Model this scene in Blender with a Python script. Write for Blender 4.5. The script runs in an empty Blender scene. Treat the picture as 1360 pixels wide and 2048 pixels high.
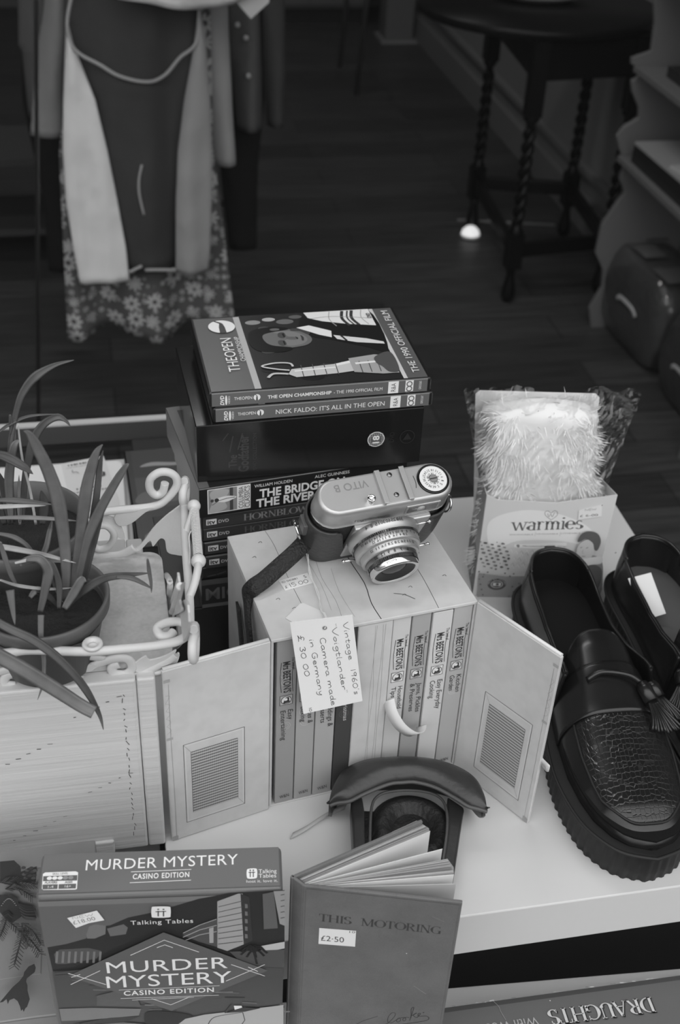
import bpy, bmesh, math, random
from math import sin, cos, pi, radians, sqrt, atan2, hypot
from mathutils import Vector as V, Matrix as Mx, noise
random.seed(7)
SC = bpy.context.scene
COL = SC.collection

# ---------------------------------------------------------------- camera, sky, exposure
FPX, PITCH, ROLL, YAW = 2406.2, radians(35.895), radians(3.058), radians(12.6)
EYE = V((0, 0, 1.5))
def _rz(v):
    c, s = cos(YAW), sin(YAW)
    return V((c*v[0]+s*v[1], -s*v[0]+c*v[1], v[2]))
_c, _s = cos(ROLL), sin(ROLL)
_up0 = V((0, sin(PITCH), cos(PITCH))); _rt0 = V((1, 0, 0))
FWD = _rz(V((0, cos(PITCH), -sin(PITCH))))
RT = _rz(_c*_rt0+_s*_up0); UP = _rz(-_s*_rt0+_c*_up0)
cam_d = bpy.data.cameras.new('camera'); cam = bpy.data.objects.new('camera', cam_d); COL.objects.link(cam)
cam.matrix_world = Mx(((RT.x, UP.x, -FWD.x, 0), (RT.y, UP.y, -FWD.y, 0), (RT.z, UP.z, -FWD.z, 1.5), (0, 0, 0, 1)))
cam_d.sensor_fit = 'VERTICAL'; cam_d.sensor_height = 36.0; cam_d.sensor_width = 24.0
cam_d.lens = FPX/2048*36.0
cam_d.clip_start = 0.02
cam_d.dof.use_dof = True; cam_d.dof.focus_distance = 0.93; cam_d.dof.aperture_fstop = 8.5
SC.camera = cam
SC.view_settings.view_transform = 'Standard'; SC.view_settings.look = 'None'
SC.view_settings.gamma = 1.0; SC.view_settings.exposure = 0.0
SC.view_settings.use_curve_mapping = False
SC.cycles.use_denoising = True
SC.cycles.max_bounces = 8; SC.cycles.transparent_max_bounces = 16
SC.cycles.caustics_reflective = False; SC.cycles.caustics_refractive = False
SC.cycles.sample_clamp_indirect = 4.0

wd = bpy.data.worlds.new('overcast_sky'); SC.world = wd; wd.use_nodes = True
nt = wd.node_tree; bg = nt.nodes['Background']
tc = nt.nodes.new('ShaderNodeTexCoord'); sx = nt.nodes.new('ShaderNodeSeparateXYZ')
rp = nt.nodes.new('ShaderNodeValToRGB')
nt.links.new(tc.outputs['Generated'], sx.inputs[0]); nt.links.new(sx.outputs['Z'], rp.inputs[0])
cr = rp.color_ramp
cr.elements[0].position = 0.0; cr.elements[0].color = (.16, .16, .16, 1)
cr.elements[1].position = 1.0; cr.elements[1].color = (1, 1, 1, 1)
e = cr.elements.new(0.20); e.color = (.40, .40, .40, 1)
e = cr.elements.new(0.45); e.color = (.7, .7, .7, 1)
nt.links.new(rp.outputs[0], bg.inputs['Color']); bg.inputs['Strength'].default_value = 3.25

# unseen overhead area lights, added to brighten the back of the shop
for _x, _y, _p in ((-.1, 1.75, 13), (-.1, 4.0, 9)):
    _l = bpy.data.lights.new('overhead_fill', 'AREA'); _l.shape = 'RECTANGLE'; _l.size = 1.2; _l.size_y = .3; _l.energy = _p
    _o = bpy.data.objects.new('overhead_fill', _l); COL.objects.link(_o); _o.location = (_x, _y, 3.08)

# ---------------------------------------------------------------- helpers
def ray(x, y): return FWD+RT*((x-680)/FPX)-UP*((y-1024)/FPX)
def at(x, y, z): d = ray(x, y); return EYE+d*((z-1.5)/d.z)
def aty(x, y, Y): d = ray(x, y); return EYE+d*(Y/d.y)
def atp(x, y, P, n): d = ray(x, y); return EYE+d*((V(P)-EYE).dot(n)/d.dot(n))
def facepx(o, ux, uy):
    o = V(o); ux = V(ux).normalized(); uy = V(uy).normalized(); n = ux.cross(uy)
    def P(x, y):
        q = atp(x, y, o, n)-o; return (q.dot(ux)*1000, q.dot(uy)*1000)
    return P
def sl(g):
    g = max(0, g)/255.0
    return g/12.92 if g <= .04045 else ((g+.055)/1.055)**2.4

_mats = {}
def mat(alb, rough=.5, metal=0, spec=.5, bump=None, coat=0, key=None, build=None):
    k = key or (round(alb, 3), rough, metal, spec, bump, coat)
    if k in _mats: return _mats[k]
    m = bpy.data.materials.new('grey_%03d' % int(alb*1000) if key is None else key); m.use_nodes = True
    n = m.node_tree; p = n.nodes['Principled BSDF']
    p.inputs['Base Color'].default_value = (alb, alb, alb, 1)
    p.inputs['Roughness'].default_value = rough; p.inputs['Metallic'].default_value = metal
    p.inputs['Specular IOR Level'].default_value = spec
    if coat: p.inputs['Coat Weight'].default_value = coat; p.inputs['Coat Roughness'].default_value = .1
    if bump:
        sc, st = bump[0], bump[1]
        t = n.nodes.new('ShaderNodeTexNoise'); t.inputs['Scale'].default_value = sc; t.inputs['Detail'].default_value = 6
        c = n.nodes.new('ShaderNodeTexCoord'); mp = n.nodes.new('ShaderNodeMapping')
        mp.inputs['Scale'].default_value = bump[2] if len(bump) > 2 else (1, 1, 1)
        n.links.new(c.outputs['Object'], mp.inputs[0]); n.links.new(mp.outputs[0], t.inputs['Vector'])
        b = n.nodes.new('ShaderNodeBump'); b.inputs['Strength'].default_value = st; b.inputs['Distance'].default_value = .01
        n.links.new(t.outputs[0], b.inputs['Height']); n.links.new(b.outputs[0], p.inputs['Normal'])
    if build: build(n, p)
    _mats[k] = m
    return m
class NT:
    """small helper to chain shader nodes"""
    def __init__(s, n): s.n = n
    def node(s, t, **kw):
        o = s.n.nodes.new(t)
        for k, v in kw.items():
            if k.startswith('in_'):
                i = k[3:]; o.inputs[int(i) if i.isdigit() else i].default_value = v
            else: setattr(o, k, v)
        return o
    def link(s, a, b): s.n.links.new(a, b)
    def math(s, op, a, b=None):
        o = s.n.nodes.new('ShaderNodeMath'); o.operation = op
        for i, v in enumerate((a, b)):
            if v is None: continue
            if isinstance(v, (int, float)): o.inputs[i].default_value = v
            else: s.n.links.new(v, o.inputs[i])
        return o.outputs[0]
    def ramp(s, fac, stops):
        o = s.n.nodes.new('ShaderNodeValToRGB'); c = o.color_ramp
        c.elements[0].position, c.elements[0].color = stops[0][0], (stops[0][1],)*3+(1,)
        c.elements[1].position, c.elements[1].color = stops[-1][0], (stops[-1][1],)*3+(1,)
        for p, g in stops[1:-1]:
            e = c.elements.new(p); e.color = (g, g, g, 1)
        s.n.links.new(fac, o.inputs[0]); return o.outputs[0]
    def coords(s, scale=(1, 1, 1), rot=(0, 0, 0), out='Object'):
        c = s.n.nodes.new('ShaderNodeTexCoord'); m = s.n.nodes.new('ShaderNodeMapping')
        m.inputs['Scale'].default_value = scale; m.inputs['Rotation'].default_value = rot
        s.n.links.new(c.outputs[out], m.inputs[0]); return m.outputs[0]
    def noise(s, vec, scale, detail=4, rough=.5):
        o = s.node('ShaderNodeTexNoise', in_Scale=scale, in_Detail=detail, in_Roughness=rough); s.link(vec, o.inputs['Vector']); return o.outputs[0]
    def bump(s, h, p, st=.3, dist=.002):
        b = s.node('ShaderNodeBump', in_Strength=st, in_Distance=dist); s.link(h, b.inputs['Height']); s.link(b.outputs[0], p.inputs['Normal'])

def tag(o, label=None, cat=None, group=None, kind=None):
    if label: o['label'] = label
    if cat: o['category'] = cat
    if group: o['group'] = group
    if kind: o['kind'] = kind
    return o
def thing(name, label, cat, loc=(0, 0, 0), rz=0, group=None, rot=None):
    o = bpy.data.objects.new(name, None); COL.objects.link(o); o.empty_display_size = .02
    m = Mx.Translation(V(loc)) @ (rot.to_4x4() if rot is not None else Mx.Rotation(rz, 4, 'Z'))
    o.matrix_world = m; o['M'] = 0; del o['M']
    _MW[o.name] = m
    return tag(o, label, cat, group)
_MW = {}
class B:
    """collects faces and builds ONE mesh object"""
    def __init__(s): s.v = []; s.f = []; s.m = []; s.sm = []; s.mats = []; s.cur = 0; s.smooth = False
    def mat(s, m):
        if m not in s.mats: s.mats.append(m)
        s.cur = s.mats.index(m); return s
    def add(s, vs, fs, smooth=None):
        o = len(s.v); s.v.extend(V(x) for x in vs)
        for f in fs:
            s.f.append([i+o for i in f]); s.m.append(s.cur); s.sm.append(s.smooth if smooth is None else smooth)
        return s
    def box(s, a, b, M=None):
        x0, y0, z0 = a; x1, y1, z1 = b
        vs = [V(p) for p in ((x0, y0, z0), (x1, y0, z0), (x1, y1, z0), (x0, y1, z0), (x0, y0, z1), (x1, y0, z1), (x1, y1, z1), (x0, y1, z1))]
        if M: vs = [M @ p for p in vs]
        return s.add(vs, [(0, 3, 2, 1), (4, 5, 6, 7), (0, 1, 5, 4), (1, 2, 6, 5), (2, 3, 7, 6), (3, 0, 4, 7)], False)
    def prism(s, pts, d, smooth=False):
        """closed 3D polygon extruded by vector d"""
        n = len(pts); pts = [V(p) for p in pts]; d = V(d)
        vs = pts+[p+d for p in pts]
        s.add(vs, [tuple(range(n))[::-1], tuple(range(n, 2*n))], False)
        o = len(s.v)-2*n
        for i in range(n):
            j = (i+1) % n
            s.f.append([o+i, o+j, o+n+j, o+n+i]); s.m.append(s.cur); s.sm.append(smooth)
        return s
    def tube(s, pts, r, n=10, closed=False, flat=1.0, up=None):
        pts = [V(p) for p in pts]; N = len(pts); vs = []; prev = None
        for i, p in enumerate(pts):
            if closed: t = pts[(i+1) % N]-pts[i-1]
            else: t = pts[min(i+1, N-1)]-pts[max(i-1, 0)]
            t = t.normalized() if t.length > 1e-9 else V((0, 0, 1))
            if up is not None: a = V(up)
            elif prev is None: a = V((0, 0, 1)) if abs(t.z) < .9 else V((1, 0, 0))
            else: a = prev
            a = (a-t*a.dot(t)); a = a.normalized() if a.length > 1e-6 else t.orthogonal().normalized(); prev = a
            b = t.cross(a); rr = r[i] if isinstance(r, (list, tuple)) else r
            for k in range(n):
                q = 2*pi*k/n; vs.append(p+a*(cos(q)*rr)+b*(sin(q)*rr*flat))
        fs = []
        for i in range(N if closed else N-1):
            for k in range(n):
                i2 = (i+1) % N; fs.append((i*n+k, i*n+(k+1) % n, i2*n+(k+1) % n, i2*n+k))
        s.add(vs, fs, True)
        if not closed: s.add([], [], False); o = len(s.v)-len(vs); s.f.append([o+k for k in range(n)][::-1]); s.f.append([o+(N-1)*n+k for k in range(n)]); s.m += [s.cur]*2; s.sm += [False]*2
        return s
    def lathe(s, prof, n=32, M=None, smooth=True):
        vs = []
        for (r, z) in prof:
            for k in range(n):
                q = 2*pi*k/n; p = V((r*cos(q), r*sin(q), z)); vs.append(M @ p if M else p)
        fs = [(i*n+k, i*n+(k+1) % n, (i+1)*n+(k+1) % n, (i+1)*n+k) for i in range(len(prof)-1) for k in range(n)]
        return s.add(vs, fs, smooth)
    def ball(s, c, r, n=16, sc=(1, 1, 1)):
        c = V(c); M = Mx.Translation(c) @ Mx.Diagonal((sc[0], sc[1], sc[2], 1))
        return s.lathe([(r*sin(pi*i/(n//2)), -r*cos(pi*i/(n//2))) for i in range(n//2+1)], n, M)
    def grid(s, fn, nu, nv, smooth=True, wrap=False):
        vs = [fn(i/(nu-(0 if wrap else 1)), j/(nv-1)) for j in range(nv) for i in range(nu)]
        fs = []
        for j in range(nv-1):
            for i in range(nu if wrap else nu-1):
                i2 = (i+1) % nu; fs.append((j*nu+i, j*nu+i2, (j+1)*nu+i2, (j+1)*nu+i))
        return s.add(vs, fs, smooth)
    def ribbon(s, pts, w, side, th=.0006):
        """strip along pts, half-widths w, side vectors; closed thin body"""
        N = len(pts); vs = []
        for i, p in enumerate(pts):
            p = V(p); ww = w[i] if isinstance(w, (list, tuple)) else w
            sd = V(side[i] if isinstance(side[0], (list, tuple, V)) else side).normalized()
            t = V(pts[min(i+1, N-1)])-V(pts[max(i-1, 0)])
            nn = sd.cross(t); nn = nn.normalized()*th if nn.length > 1e-9 else V((0, 0, th))
            vs += [p-sd*ww-nn, p+sd*ww-nn, p+sd*ww+nn, p-sd*ww+nn]
        fs = [(i*4+k, i*4+(k+1) % 4, i*4+4+(k+1) % 4, i*4+4+k) for i in range(N-1) for k in range(4)]
        fs += [(3, 2, 1, 0), ((N-1)*4, (N-1)*4+1, (N-1)*4+2, (N-1)*4+3)]
        return s.add(vs, fs, True)
    def build(s, name, parent=None, m=None, world=False, bevel=0, seg=2, sub=0, fix=True):
        if m is not None: s.mats = [m]; s.m = [0]*len(s.m)
        me = bpy.data.meshes.new(name)
        vs = s.v
        if world and parent is not None:
            chain = Mx.Identity(4); q = parent
            while q is not None:
                if q.name in _MW: chain = _MW[q.name] @ chain
                q = q.parent
            inv = chain.inverted(); vs = [inv @ p for p in vs]
        me.from_pydata([tuple(p) for p in vs], [], s.f)
        for x in s.mats: me.materials.append(x)
        me.polygons.foreach_set('material_index', s.m); me.polygons.foreach_set('use_smooth', s.sm)
        if fix:
            bm = bmesh.new(); bm.from_mesh(me); bmesh.ops.recalc_face_normals(bm, faces=bm.faces); bm.to_mesh(me); bm.free()
        me.update()
        o = bpy.data.objects.new(name, me); COL.objects.link(o)
        if parent is not None: o.parent = parent
        if bevel:
            b = o.modifiers.new('bevel', 'BEVEL'); b.width = bevel; b.segments = seg; b.limit_method = 'ANGLE'; b.angle_limit = radians(40)
        if sub:
            b = o.modifiers.new('sub', 'SUBSURF'); b.levels = sub; b.render_levels = sub
        return o
def copy_tree(o, parent=None):
    c = o.copy(); COL.objects.link(c)
    if parent is not None: c.parent = parent
    for ch in list(o.children): copy_tree(ch, c)
    return c
def smooth_path(pts, n=6, closed=False):
    """catmull-rom through points (any dimension)"""
    P = [V(p) for p in pts]; N = len(P); out = []
    rng = N if closed else N-1
    for i in range(rng):
        p0 = P[i-1] if (closed or i > 0) else P[0]; p1 = P[i]; p2 = P[(i+1) % N]; p3 = P[(i+2) % N] if (closed or i+2 < N) else P[-1]
        for k in range(n):
            t = k/n
            out.append(.5*((2*p1)+(p2-p0)*t+(2*p0-5*p1+4*p2-p3)*t*t+(3*p1-p0-3*p2+p3)*t**3))
    if not closed: out.append(P[-1])
    return out
def lerp(a, b, t): return a+(b-a)*t
def interp(tab, x):
    if x <= tab[0][0]: return tab[0][1]
    for (a, b), (c, d) in zip(tab, tab[1:]):
        if x <= c: return b+(d-b)*(x-a)/(c-a)
    return tab[-1][1]

# ---------------------------------------------------------------- lettering
_tg = {}
def text_geo(body, bold=0.0, shear=0.0, space=1.0):
    k = (body, bold, shear, space)
    if k in _tg: return _tg[k]
    cu = bpy.data.curves.new('t', 'FONT'); cu.body = body; cu.size = 1; cu.offset = bold; cu.shear = shear
    cu.space_character = space; cu.resolution_u = 3; cu.fill_mode = 'FRONT'
    ob = bpy.data.objects.new('t', cu); COL.objects.link(ob)
    dg = bpy.context.evaluated_depsgraph_get(); ev = ob.evaluated_get(dg); me = ev.to_mesh()
    vs = [(v.co.x, v.co.y) for v in me.vertices]; fs = [tuple(p.vertices) for p in me.polygons]
    ev.to_mesh_clear(); bpy.data.objects.remove(ob); bpy.data.curves.remove(cu)
    x0 = min(p[0] for p in vs); x1 = max(p[0] for p in vs)
    _tg[k] = ([(p[0]-x0, p[1]) for p in vs], fs, x1-x0)
    return _tg[k]
CAP = None
# serif capitals: S x = thick stem with serifs, s x = thin stem with serifs, l = line(x0,y0,x1,y1,w), a = arc(cx,cy,rx,ry,deg0,deg1), f = serif foot(x,y)
SER = {
 'A': (.78, 'l .06 0 .38 1 .06;l .38 1 .68 0 .15;l .18 .36 .58 .36 .05;f .06 0;f .68 0'),
 'B': (.66, 'S .14;a .26 .75 .28 .225 -90 90;a .26 .265 .32 .24 -90 90;l .1 .975 .28 .975 .05;l .1 .51 .28 .51 .05;l .1 .025 .28 .025 .05'),
 'D': (.78, 'S .14;a .26 .5 .42 .475 -90 90;l .1 .975 .28 .975 .05;l .1 .025 .28 .025 .05'),
 'E': (.64, 'S .14;l .1 .975 .56 .975 .05;l .1 .51 .46 .51 .05;l .1 .025 .58 .025 .05;l .55 1 .55 .8 .05;l .57 0 .57 .22 .05;l .45 .62 .45 .4 .05'),
 'G': (.80, 'a .42 .5 .36 .475 50 320;S2 .68;l .66 .98 .66 .72 .05'),
 'H': (.84, 'S .14;S .68;l .14 .51 .68 .51 .05'),
 'I': (.32, 'S .16'),
 'L': (.62, 'S .14;l .1 .025 .55 .025 .05;l .54 0 .54 .26 .05'),
 'M': (1.0, 's .1;l .1 1 .47 .05 .15;l .47 .05 .82 1 .06;S .82;f .06 1'),
 'N': (.82, 's .12;l .12 1 .66 .02 .15;s .66'),
 'O': (.86, 'a .43 .5 .37 .475 0 360'),
 'R': (.76, 'S .14;a .26 .74 .28 .235 -90 90;l .1 .975 .28 .975 .05;l .1 .505 .28 .505 .05;l .34 .5 .64 0 .15;f .66 0'),
 'S': (.58, 'a .28 .74 .2 .235 30 270;a .28 .26 .22 .235 -150 90;l .46 .98 .46 .74 .05;l .08 .02 .08 .26 .05'),
 'T': (.70, 'S .35;l .03 .975 .67 .975 .05;l .04 1 .04 .76 .05;l .66 1 .66 .76 .05'),
 'U': (.80, 'H .14;h .64;a .38 .3 .26 .275 180 360'),
 'W': (1.1, 'l .06 1 .3 0 .15;l .3 0 .53 .9 .06;l .53 .9 .77 0 .15;l .77 0 1.02 1 .06;f .06 1;f 1.02 1'),
 'w': (.84, 'l .04 .62 .24 0 .11;l .24 0 .42 .6 .05;l .42 .6 .6 0 .11;l .6 0 .78 .62 .05;f .04 .62;f .78 .62'),
 'a': (.52, 'a .24 .17 .18 .16 60 330;l .4 0 .4 .44 .11;a .24 .44 .16 .17 0 150;l .38 .02 .5 .02 .05'),
 'r': (.44, 'l .14 0 .14 .6 .11;a .28 .42 .14 .18 40 180;f .14 0;l .02 .6 .14 .6 .05'),
 'm': (.92, 'l .14 0 .14 .6 .11;a .3 .42 .15 .19 0 180;l .45 0 .45 .42 .11;a .61 .42 .15 .19 0 180;l .77 0 .77 .42 .11;f .14 0;f .45 0;f .77 0;l .02 .6 .14 .6 .05'),
 'i': (.26, 'l .13 0 .13 .6 .11;f .13 0;l .02 .6 .14 .6 .05;a .13 .82 .03 .03 0 360'),
 'e': (.54, 'a .27 .31 .22 .3 0 320;l .06 .34 .48 .34 .05'),
 's': (.44, 'a .22 .46 .14 .14 30 270;a .22 .16 .16 .15 -150 90'),
 ' ': (.4, ''),
}
# single-line handwriting, x,y strokes
HW = {
 'V': (.6, '0 1,.25 0,.6 1.05'), 'i': (.22, '.08 .5,.06 .1,.12 0;.1 .72,.12 .75'), 'n': (.5, '.05 .5,.05 0,.08 .35,.25 .5,.36 .4,.36 0'),
 't': (.36, '.16 .85,.12 .1,.2 0,.3 .05;0 .55,.34 .55'), 'a': (.5, '.36 .42,.22 .5,.06 .35,.06 .12,.18 0,.34 .15,.38 .45,.36 .1,.46 0'),
 'g': (.46, '.36 .42,.2 .5,.05 .3,.18 .08,.34 .2,.38 .45,.36 -.2,.22 -.45,.04 -.35'), 'e': (.44, '.05 .25,.34 .3,.26 .5,.08 .4,.08 .1,.22 0,.4 .08'),
 '1': (.24, '.12 .9,.1 0'), '9': (.46, '.36 .75,.2 .9,.05 .7,.2 .5,.36 .65,.36 .85,.3 0'), '6': (.46, '.32 .9,.08 .45,.08 .1,.22 0,.38 .18,.24 .42,.08 .28'),
 '0': (.5, '.22 .8,.05 .55,.08 .1,.25 0,.42 .3,.36 .75,.22 .8'), "'": (.16, '.08 .95,.05 .75'), 's': (.34, '.28 .45,.1 .48,.1 .3,.26 .2,.22 0,.04 .03'),
 '"': (.26, '.05 .95,.05 .78;.16 .95,.16 .78'), 'o': (.44, '.2 .5,.05 .3,.14 .02,.32 .1,.36 .4,.2 .5'), 'l': (.22, '.1 1,.06 .1,.16 0'),
 'd': (.46, '.34 .42,.2 .5,.05 .3,.14 .03,.32 .15,.4 1,.36 .1,.46 0'), 'r': (.38, '.06 .5,.08 0,.1 .32,.22 .5,.34 .44'), 'C': (.56, '.46 .85,.25 1,.05 .6,.12 .1,.32 0,.5 .15'),
 'm': (.72, '.05 .5,.05 0,.1 .38,.22 .5,.3 .38,.3 0,.36 .38,.48 .5,.56 .38,.58 0'), 'G': (.6, '.48 .85,.25 1,.05 .6,.12 .1,.32 0,.48 .2,.48 .45,.3 .45'),
 'y': (.46, '.05 .5,.1 .15,.25 .1,.36 .5,.32 -.1,.15 -.45,.02 -.35'), '\u00a3': (.5, '.44 .85,.3 1,.18 .8,.24 .3,.02 .02,.2 .1,.46 0;.06 .5,.36 .5'), '3': (.46, '.06 .8,.22 .9,.36 .75,.2 .5,.38 .3,.24 0,.04 .1'),
 '.': (.2, '.08 .02,.1 .05'), '5': (.44, '.4 .9,.12 .88,.08 .52,.3 .52,.38 .2,.2 0,.04 .08'), 'N': (.6, '.05 0,.08 .9,.42 0,.48 .9'), 'E': (.5, '.42 .9,.08 .88,.06 0,.42 0;.08 .45,.34 .45'), 'W': (.7, '0 .9,.15 0,.32 .6,.48 0,.66 .9'),
 '8': (.46, '.36 .75,.2 .9,.08 .7,.36 .25,.22 0,.06 .2,.36 .75'), 'B': (.5, '.08 0,.08 .9,.34 .75,.1 .5,.4 .25,.08 0'), 'I': (.2, '.1 .9,.1 0'), 'D': (.5, '.08 0,.08 .9,.38 .7,.38 .2,.08 0'), '4': (.46, '.3 .9,.04 .3,.4 .3;.3 .5,.3 0'), ' ': (.34, ''),
}
class Art:
    """flat printed marks on a face: fn(u, v, w) -> point; u, v in millimetres, w the height above the face"""
    def __init__(s, fn, E=.62, rough=.45, step=.00002, base=.00015):
        s.fn = fn; s.E = E; s.b = B(); s.w = base; s.rough = rough; s.step = step
    @staticmethod
    def face(o, ux, uy, **k):
        o = V(o); ux = V(ux).normalized(); uy = V(uy).normalized(); n = ux.cross(uy)
        return Art(lambda u, v, w: o+ux*(u/1000)+uy*(v/1000)+n*w, **k)
    def _g(s, g): s.b.mat(mat(round(min(.9, max(.003, sl(g)/s.E)), 3), s.rough)); s.w += s.step
    def _put(s, vs, fs): s.b.add([s.fn(x, y, s.w) for x, y in vs], fs, False)
    def under(s, m, x0, y0, x1, y1):
        s.b.mat(m); s.w += s.step; s._put([(x0, y0), (x1, y0), (x1, y1), (x0, y1)], [(0, 1, 2, 3)]); return s
    def poly(s, pts, g): s._g(g); s._put(pts, [tuple(range(len(pts)))]); return s
    def rect(s, x0, y0, x1, y1, g): return s.poly([(x0, y0), (x1, y0), (x1, y1), (x0, y1)], g)
    def blob(s, pts, g, n=5): return s.poly([(p[0], p[1]) for p in smooth_path([V((x, y, 0)) for x, y in pts], n, True)], g)
    def circ(s, cx, cy, r, g, ry=None, n=28, rot=0):
        ry = ry or r; c, d = cos(rot), sin(rot)
        return s.poly([(cx+r*cos(2*pi*k/n)*c-ry*sin(2*pi*k/n)*d, cy+r*cos(2*pi*k/n)*d+ry*sin(2*pi*k/n)*c) for k in range(n)], g)
    def _line(s, pts, w):
        P = [V((p[0], p[1])) for p in pts]; N = len(P); vs = []
        for i in range(N):
            t = P[min(i+1, N-1)]-P[max(i-1, 0)]
            t = t.normalized() if t.length > 1e-9 else V((1, 0)); nn = V((-t.y, t.x)); ww = (w[i] if isinstance(w, list) else w)/2
            vs += [(P[i].x+nn.x*ww, P[i].y+nn.y*ww), (P[i].x-nn.x*ww, P[i].y-nn.y*ww)]
        s._put(vs, [(2*i, 2*i+1, 2*i+3, 2*i+2) for i in range(N-1)])
    def line(s, pts, w, g, sm=0):
        s._g(g)
        if sm: pts = [(p.x, p.y) for p in smooth_path([V((x, y, 0)) for x, y in pts], sm)]
        s._line(pts, w); return s
    def ring(s, cx, cy, r, w, g, ry=None, n=28):
        ry = ry or r; return s.line([(cx+r*cos(2*pi*k/n), cy+ry*sin(2*pi*k/n)) for k in range(n+1)], w, g)
    def frame(s, x0, y0, x1, y1, w, g): return s.line([(x0, y0), (x1, y0)], w, g).line([(x0, y1), (x1, y1)], w, g).line([(x0, y0), (x0, y1)], w, g).line([(x1, y0), (x1, y1)], w, g)
    def _tf(s, x, y, rot, sx, sy): 
        c, d = cos(rot), sin(rot); return lambda p: (x+p[0]*sx*c-p[1]*sy*d, y+p[0]*sx*d+p[1]*sy*c)
    def text(s, body, x, y, h, g, w=None, a='l', rot=0, bold=0.0, shear=0.0, space=1.0):
        global CAP
        if CAP is None: CAP = max(p[1] for p in text_geo('H')[0])
        vs, fs, wid = text_geo(body, bold, shear, space); k = h/CAP
        sx = (w/wid) if w else k
        off = {'l': 0, 'c': -wid*sx/2, 'r': -wid*sx}[a]; rot = radians(rot)
        f = s._tf(x+off*cos(rot), y+off*sin(rot), rot, sx, k)
        s._g(g); s._put([f(p) for p in vs], fs); return s
    def serif(s, body, x, y, h, g, w=None, rot=0, shear=0, thick=1.0):
        tot = sum(SER[c][0] for c in body); sx = (w/tot) if w else h; rot = radians(rot); f = s._tf(x, y, rot, 1, 1); s._g(g); cx = 0
        def put(pts): s._put([f(((px+py*shear)*sx+cx, py*h)) for px, py in pts], [tuple(range(len(pts)))])
        def seg(a, b, c, d, wd):
            hw = wd/2*thick
            if abs(b-d) < 1e-6: put([(a, b-hw), (c, b-hw), (c, b+hw), (a, b+hw)])
            else: put([(a-hw, b), (a+hw, b), (c+hw, d), (c-hw, d)])
        for ch in body:
            for it in SER[ch][1].split(';'):
                if not it: continue
                q = it.split(); v = [float(t) for t in q[1:]]; o = q[0]
                if o in 'Ss' and o != 'S2':
                    seg(v[0], 0, v[0], 1, .15 if o == 'S' else .06)
                    for yy in (.025, .975): seg(v[0]-.13, yy, v[0]+.13, yy, .05)
                elif o == 'S2': seg(v[0], .02, v[0], .42, .15); seg(v[0]-.15, .4, v[0]+.11, .4, .05)
                elif o in 'Hh': seg(v[0], .3, v[0], 1, .15 if o == 'H' else .06); seg(v[0]-.13, .975, v[0]+.13, .975, .05)
                elif o == 'f': seg(v[0]-.11, v[1]+(.025 if v[1] < .3 else -.025), v[0]+.11, v[1]+(.025 if v[1] < .3 else -.025), .05)
                elif o == 'l': seg(*v)
                elif o == 'a':
                    X, Y, rx, ry, d0, d1 = v; n = max(4, int(abs(d1-d0)/15)); po = []; pi_ = []
                    for k in range(n+1):
                        t = radians(d0+(d1-d0)*k/n); wd = (.05+(.15 if max(rx, ry) > .15 else .06)*cos(t)**2)*thick/2
                        po.append((X+(rx+wd)*cos(t), Y+(ry+.025)*sin(t))); pi_.append((X+(rx-wd)*cos(t), Y+(ry-.025)*sin(t)))
                    for k in range(n): put([po[k], po[k+1], pi_[k+1], pi_[k]])
            cx += SER[ch][0]*sx
        return s
    def hand(s, body, x, y, h, g, w=None, rot=0, pen=.35):
        tot = sum(HW[c][0] for c in body); sx = (w/tot) if w else h; rot = radians(rot); f = s._tf(x, y, rot, 1, 1); s._g(g); cx = 0
        for ch in body:
            for st in HW[ch][1].split(';'):
                if not st: continue
                pts = [tuple(float(t) for t in p.split()) for p in st.split(',')]
                pts = [(p.x, p.y) for p in smooth_path([V((px, py, 0)) for px, py in pts], 4)] if len(pts) > 2 else pts
                s._line([f((px*sx+cx, py*h)) for px, py in pts], pen)
            cx += HW[ch][0]*sx
        return s
    def build(s, name, parent=None, world=False): return s.b.build(name, parent, world=world, fix=False)
# ---------------------------------------------------------------- the room, the glass and the street
def struct(o): o['kind'] = 'structure'; return o
def floor_nodes(n, p):
    k = NT(n); co = k.coords((1, 1, 1))
    br = k.node('ShaderNodeTexBrick', offset=.37, in_Scale=1.0); br.inputs['Color1'].default_value = (.042,)*3+(1,); br.inputs['Color2'].default_value = (.072,)*3+(1,)
    br.inputs['Mortar'].default_value = (.026,)*3+(1,); br.inputs['Mortar Size'].default_value = .0025; br.inputs['Brick Width'].default_value = 1.2; br.inputs['Row Height'].default_value = .13
    k.link(co, br.inputs['Vector'])
    c2 = k.coords((1.2, 14, 1)); ns = k.noise(c2, 4, 5, .6)
    mx = k.node('ShaderNodeMix', data_type='RGBA', blend_type='MULTIPLY'); mx.inputs[0].default_value = 1
    k.link(br.outputs['Color'], mx.inputs[6]); k.link(k.ramp(ns, [(.25, .55), (.7, 1.5)]), mx.inputs[7])
    k.link(mx.outputs[2], p.inputs['Base Color'])
WOOD_FLOOR = mat(.03, .42, key='dark_floorboards', build=floor_nodes, spec=.35)
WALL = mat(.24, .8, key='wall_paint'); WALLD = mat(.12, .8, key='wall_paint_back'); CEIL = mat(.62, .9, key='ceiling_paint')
XR, XL, YB, YG = 1.52, -2.2, 6.3, .36
struct(B().box((XL, YG, -.05), (XR, YB, 0)).build('floor', m=WOOD_FLOOR))
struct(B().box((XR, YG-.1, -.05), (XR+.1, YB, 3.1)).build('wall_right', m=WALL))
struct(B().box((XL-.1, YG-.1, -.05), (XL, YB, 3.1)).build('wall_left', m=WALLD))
struct(B().box((XL-.1, YB, -.05), (XR+.1, YB+.1, 3.1)).build('wall_back', m=WALLD))
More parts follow.
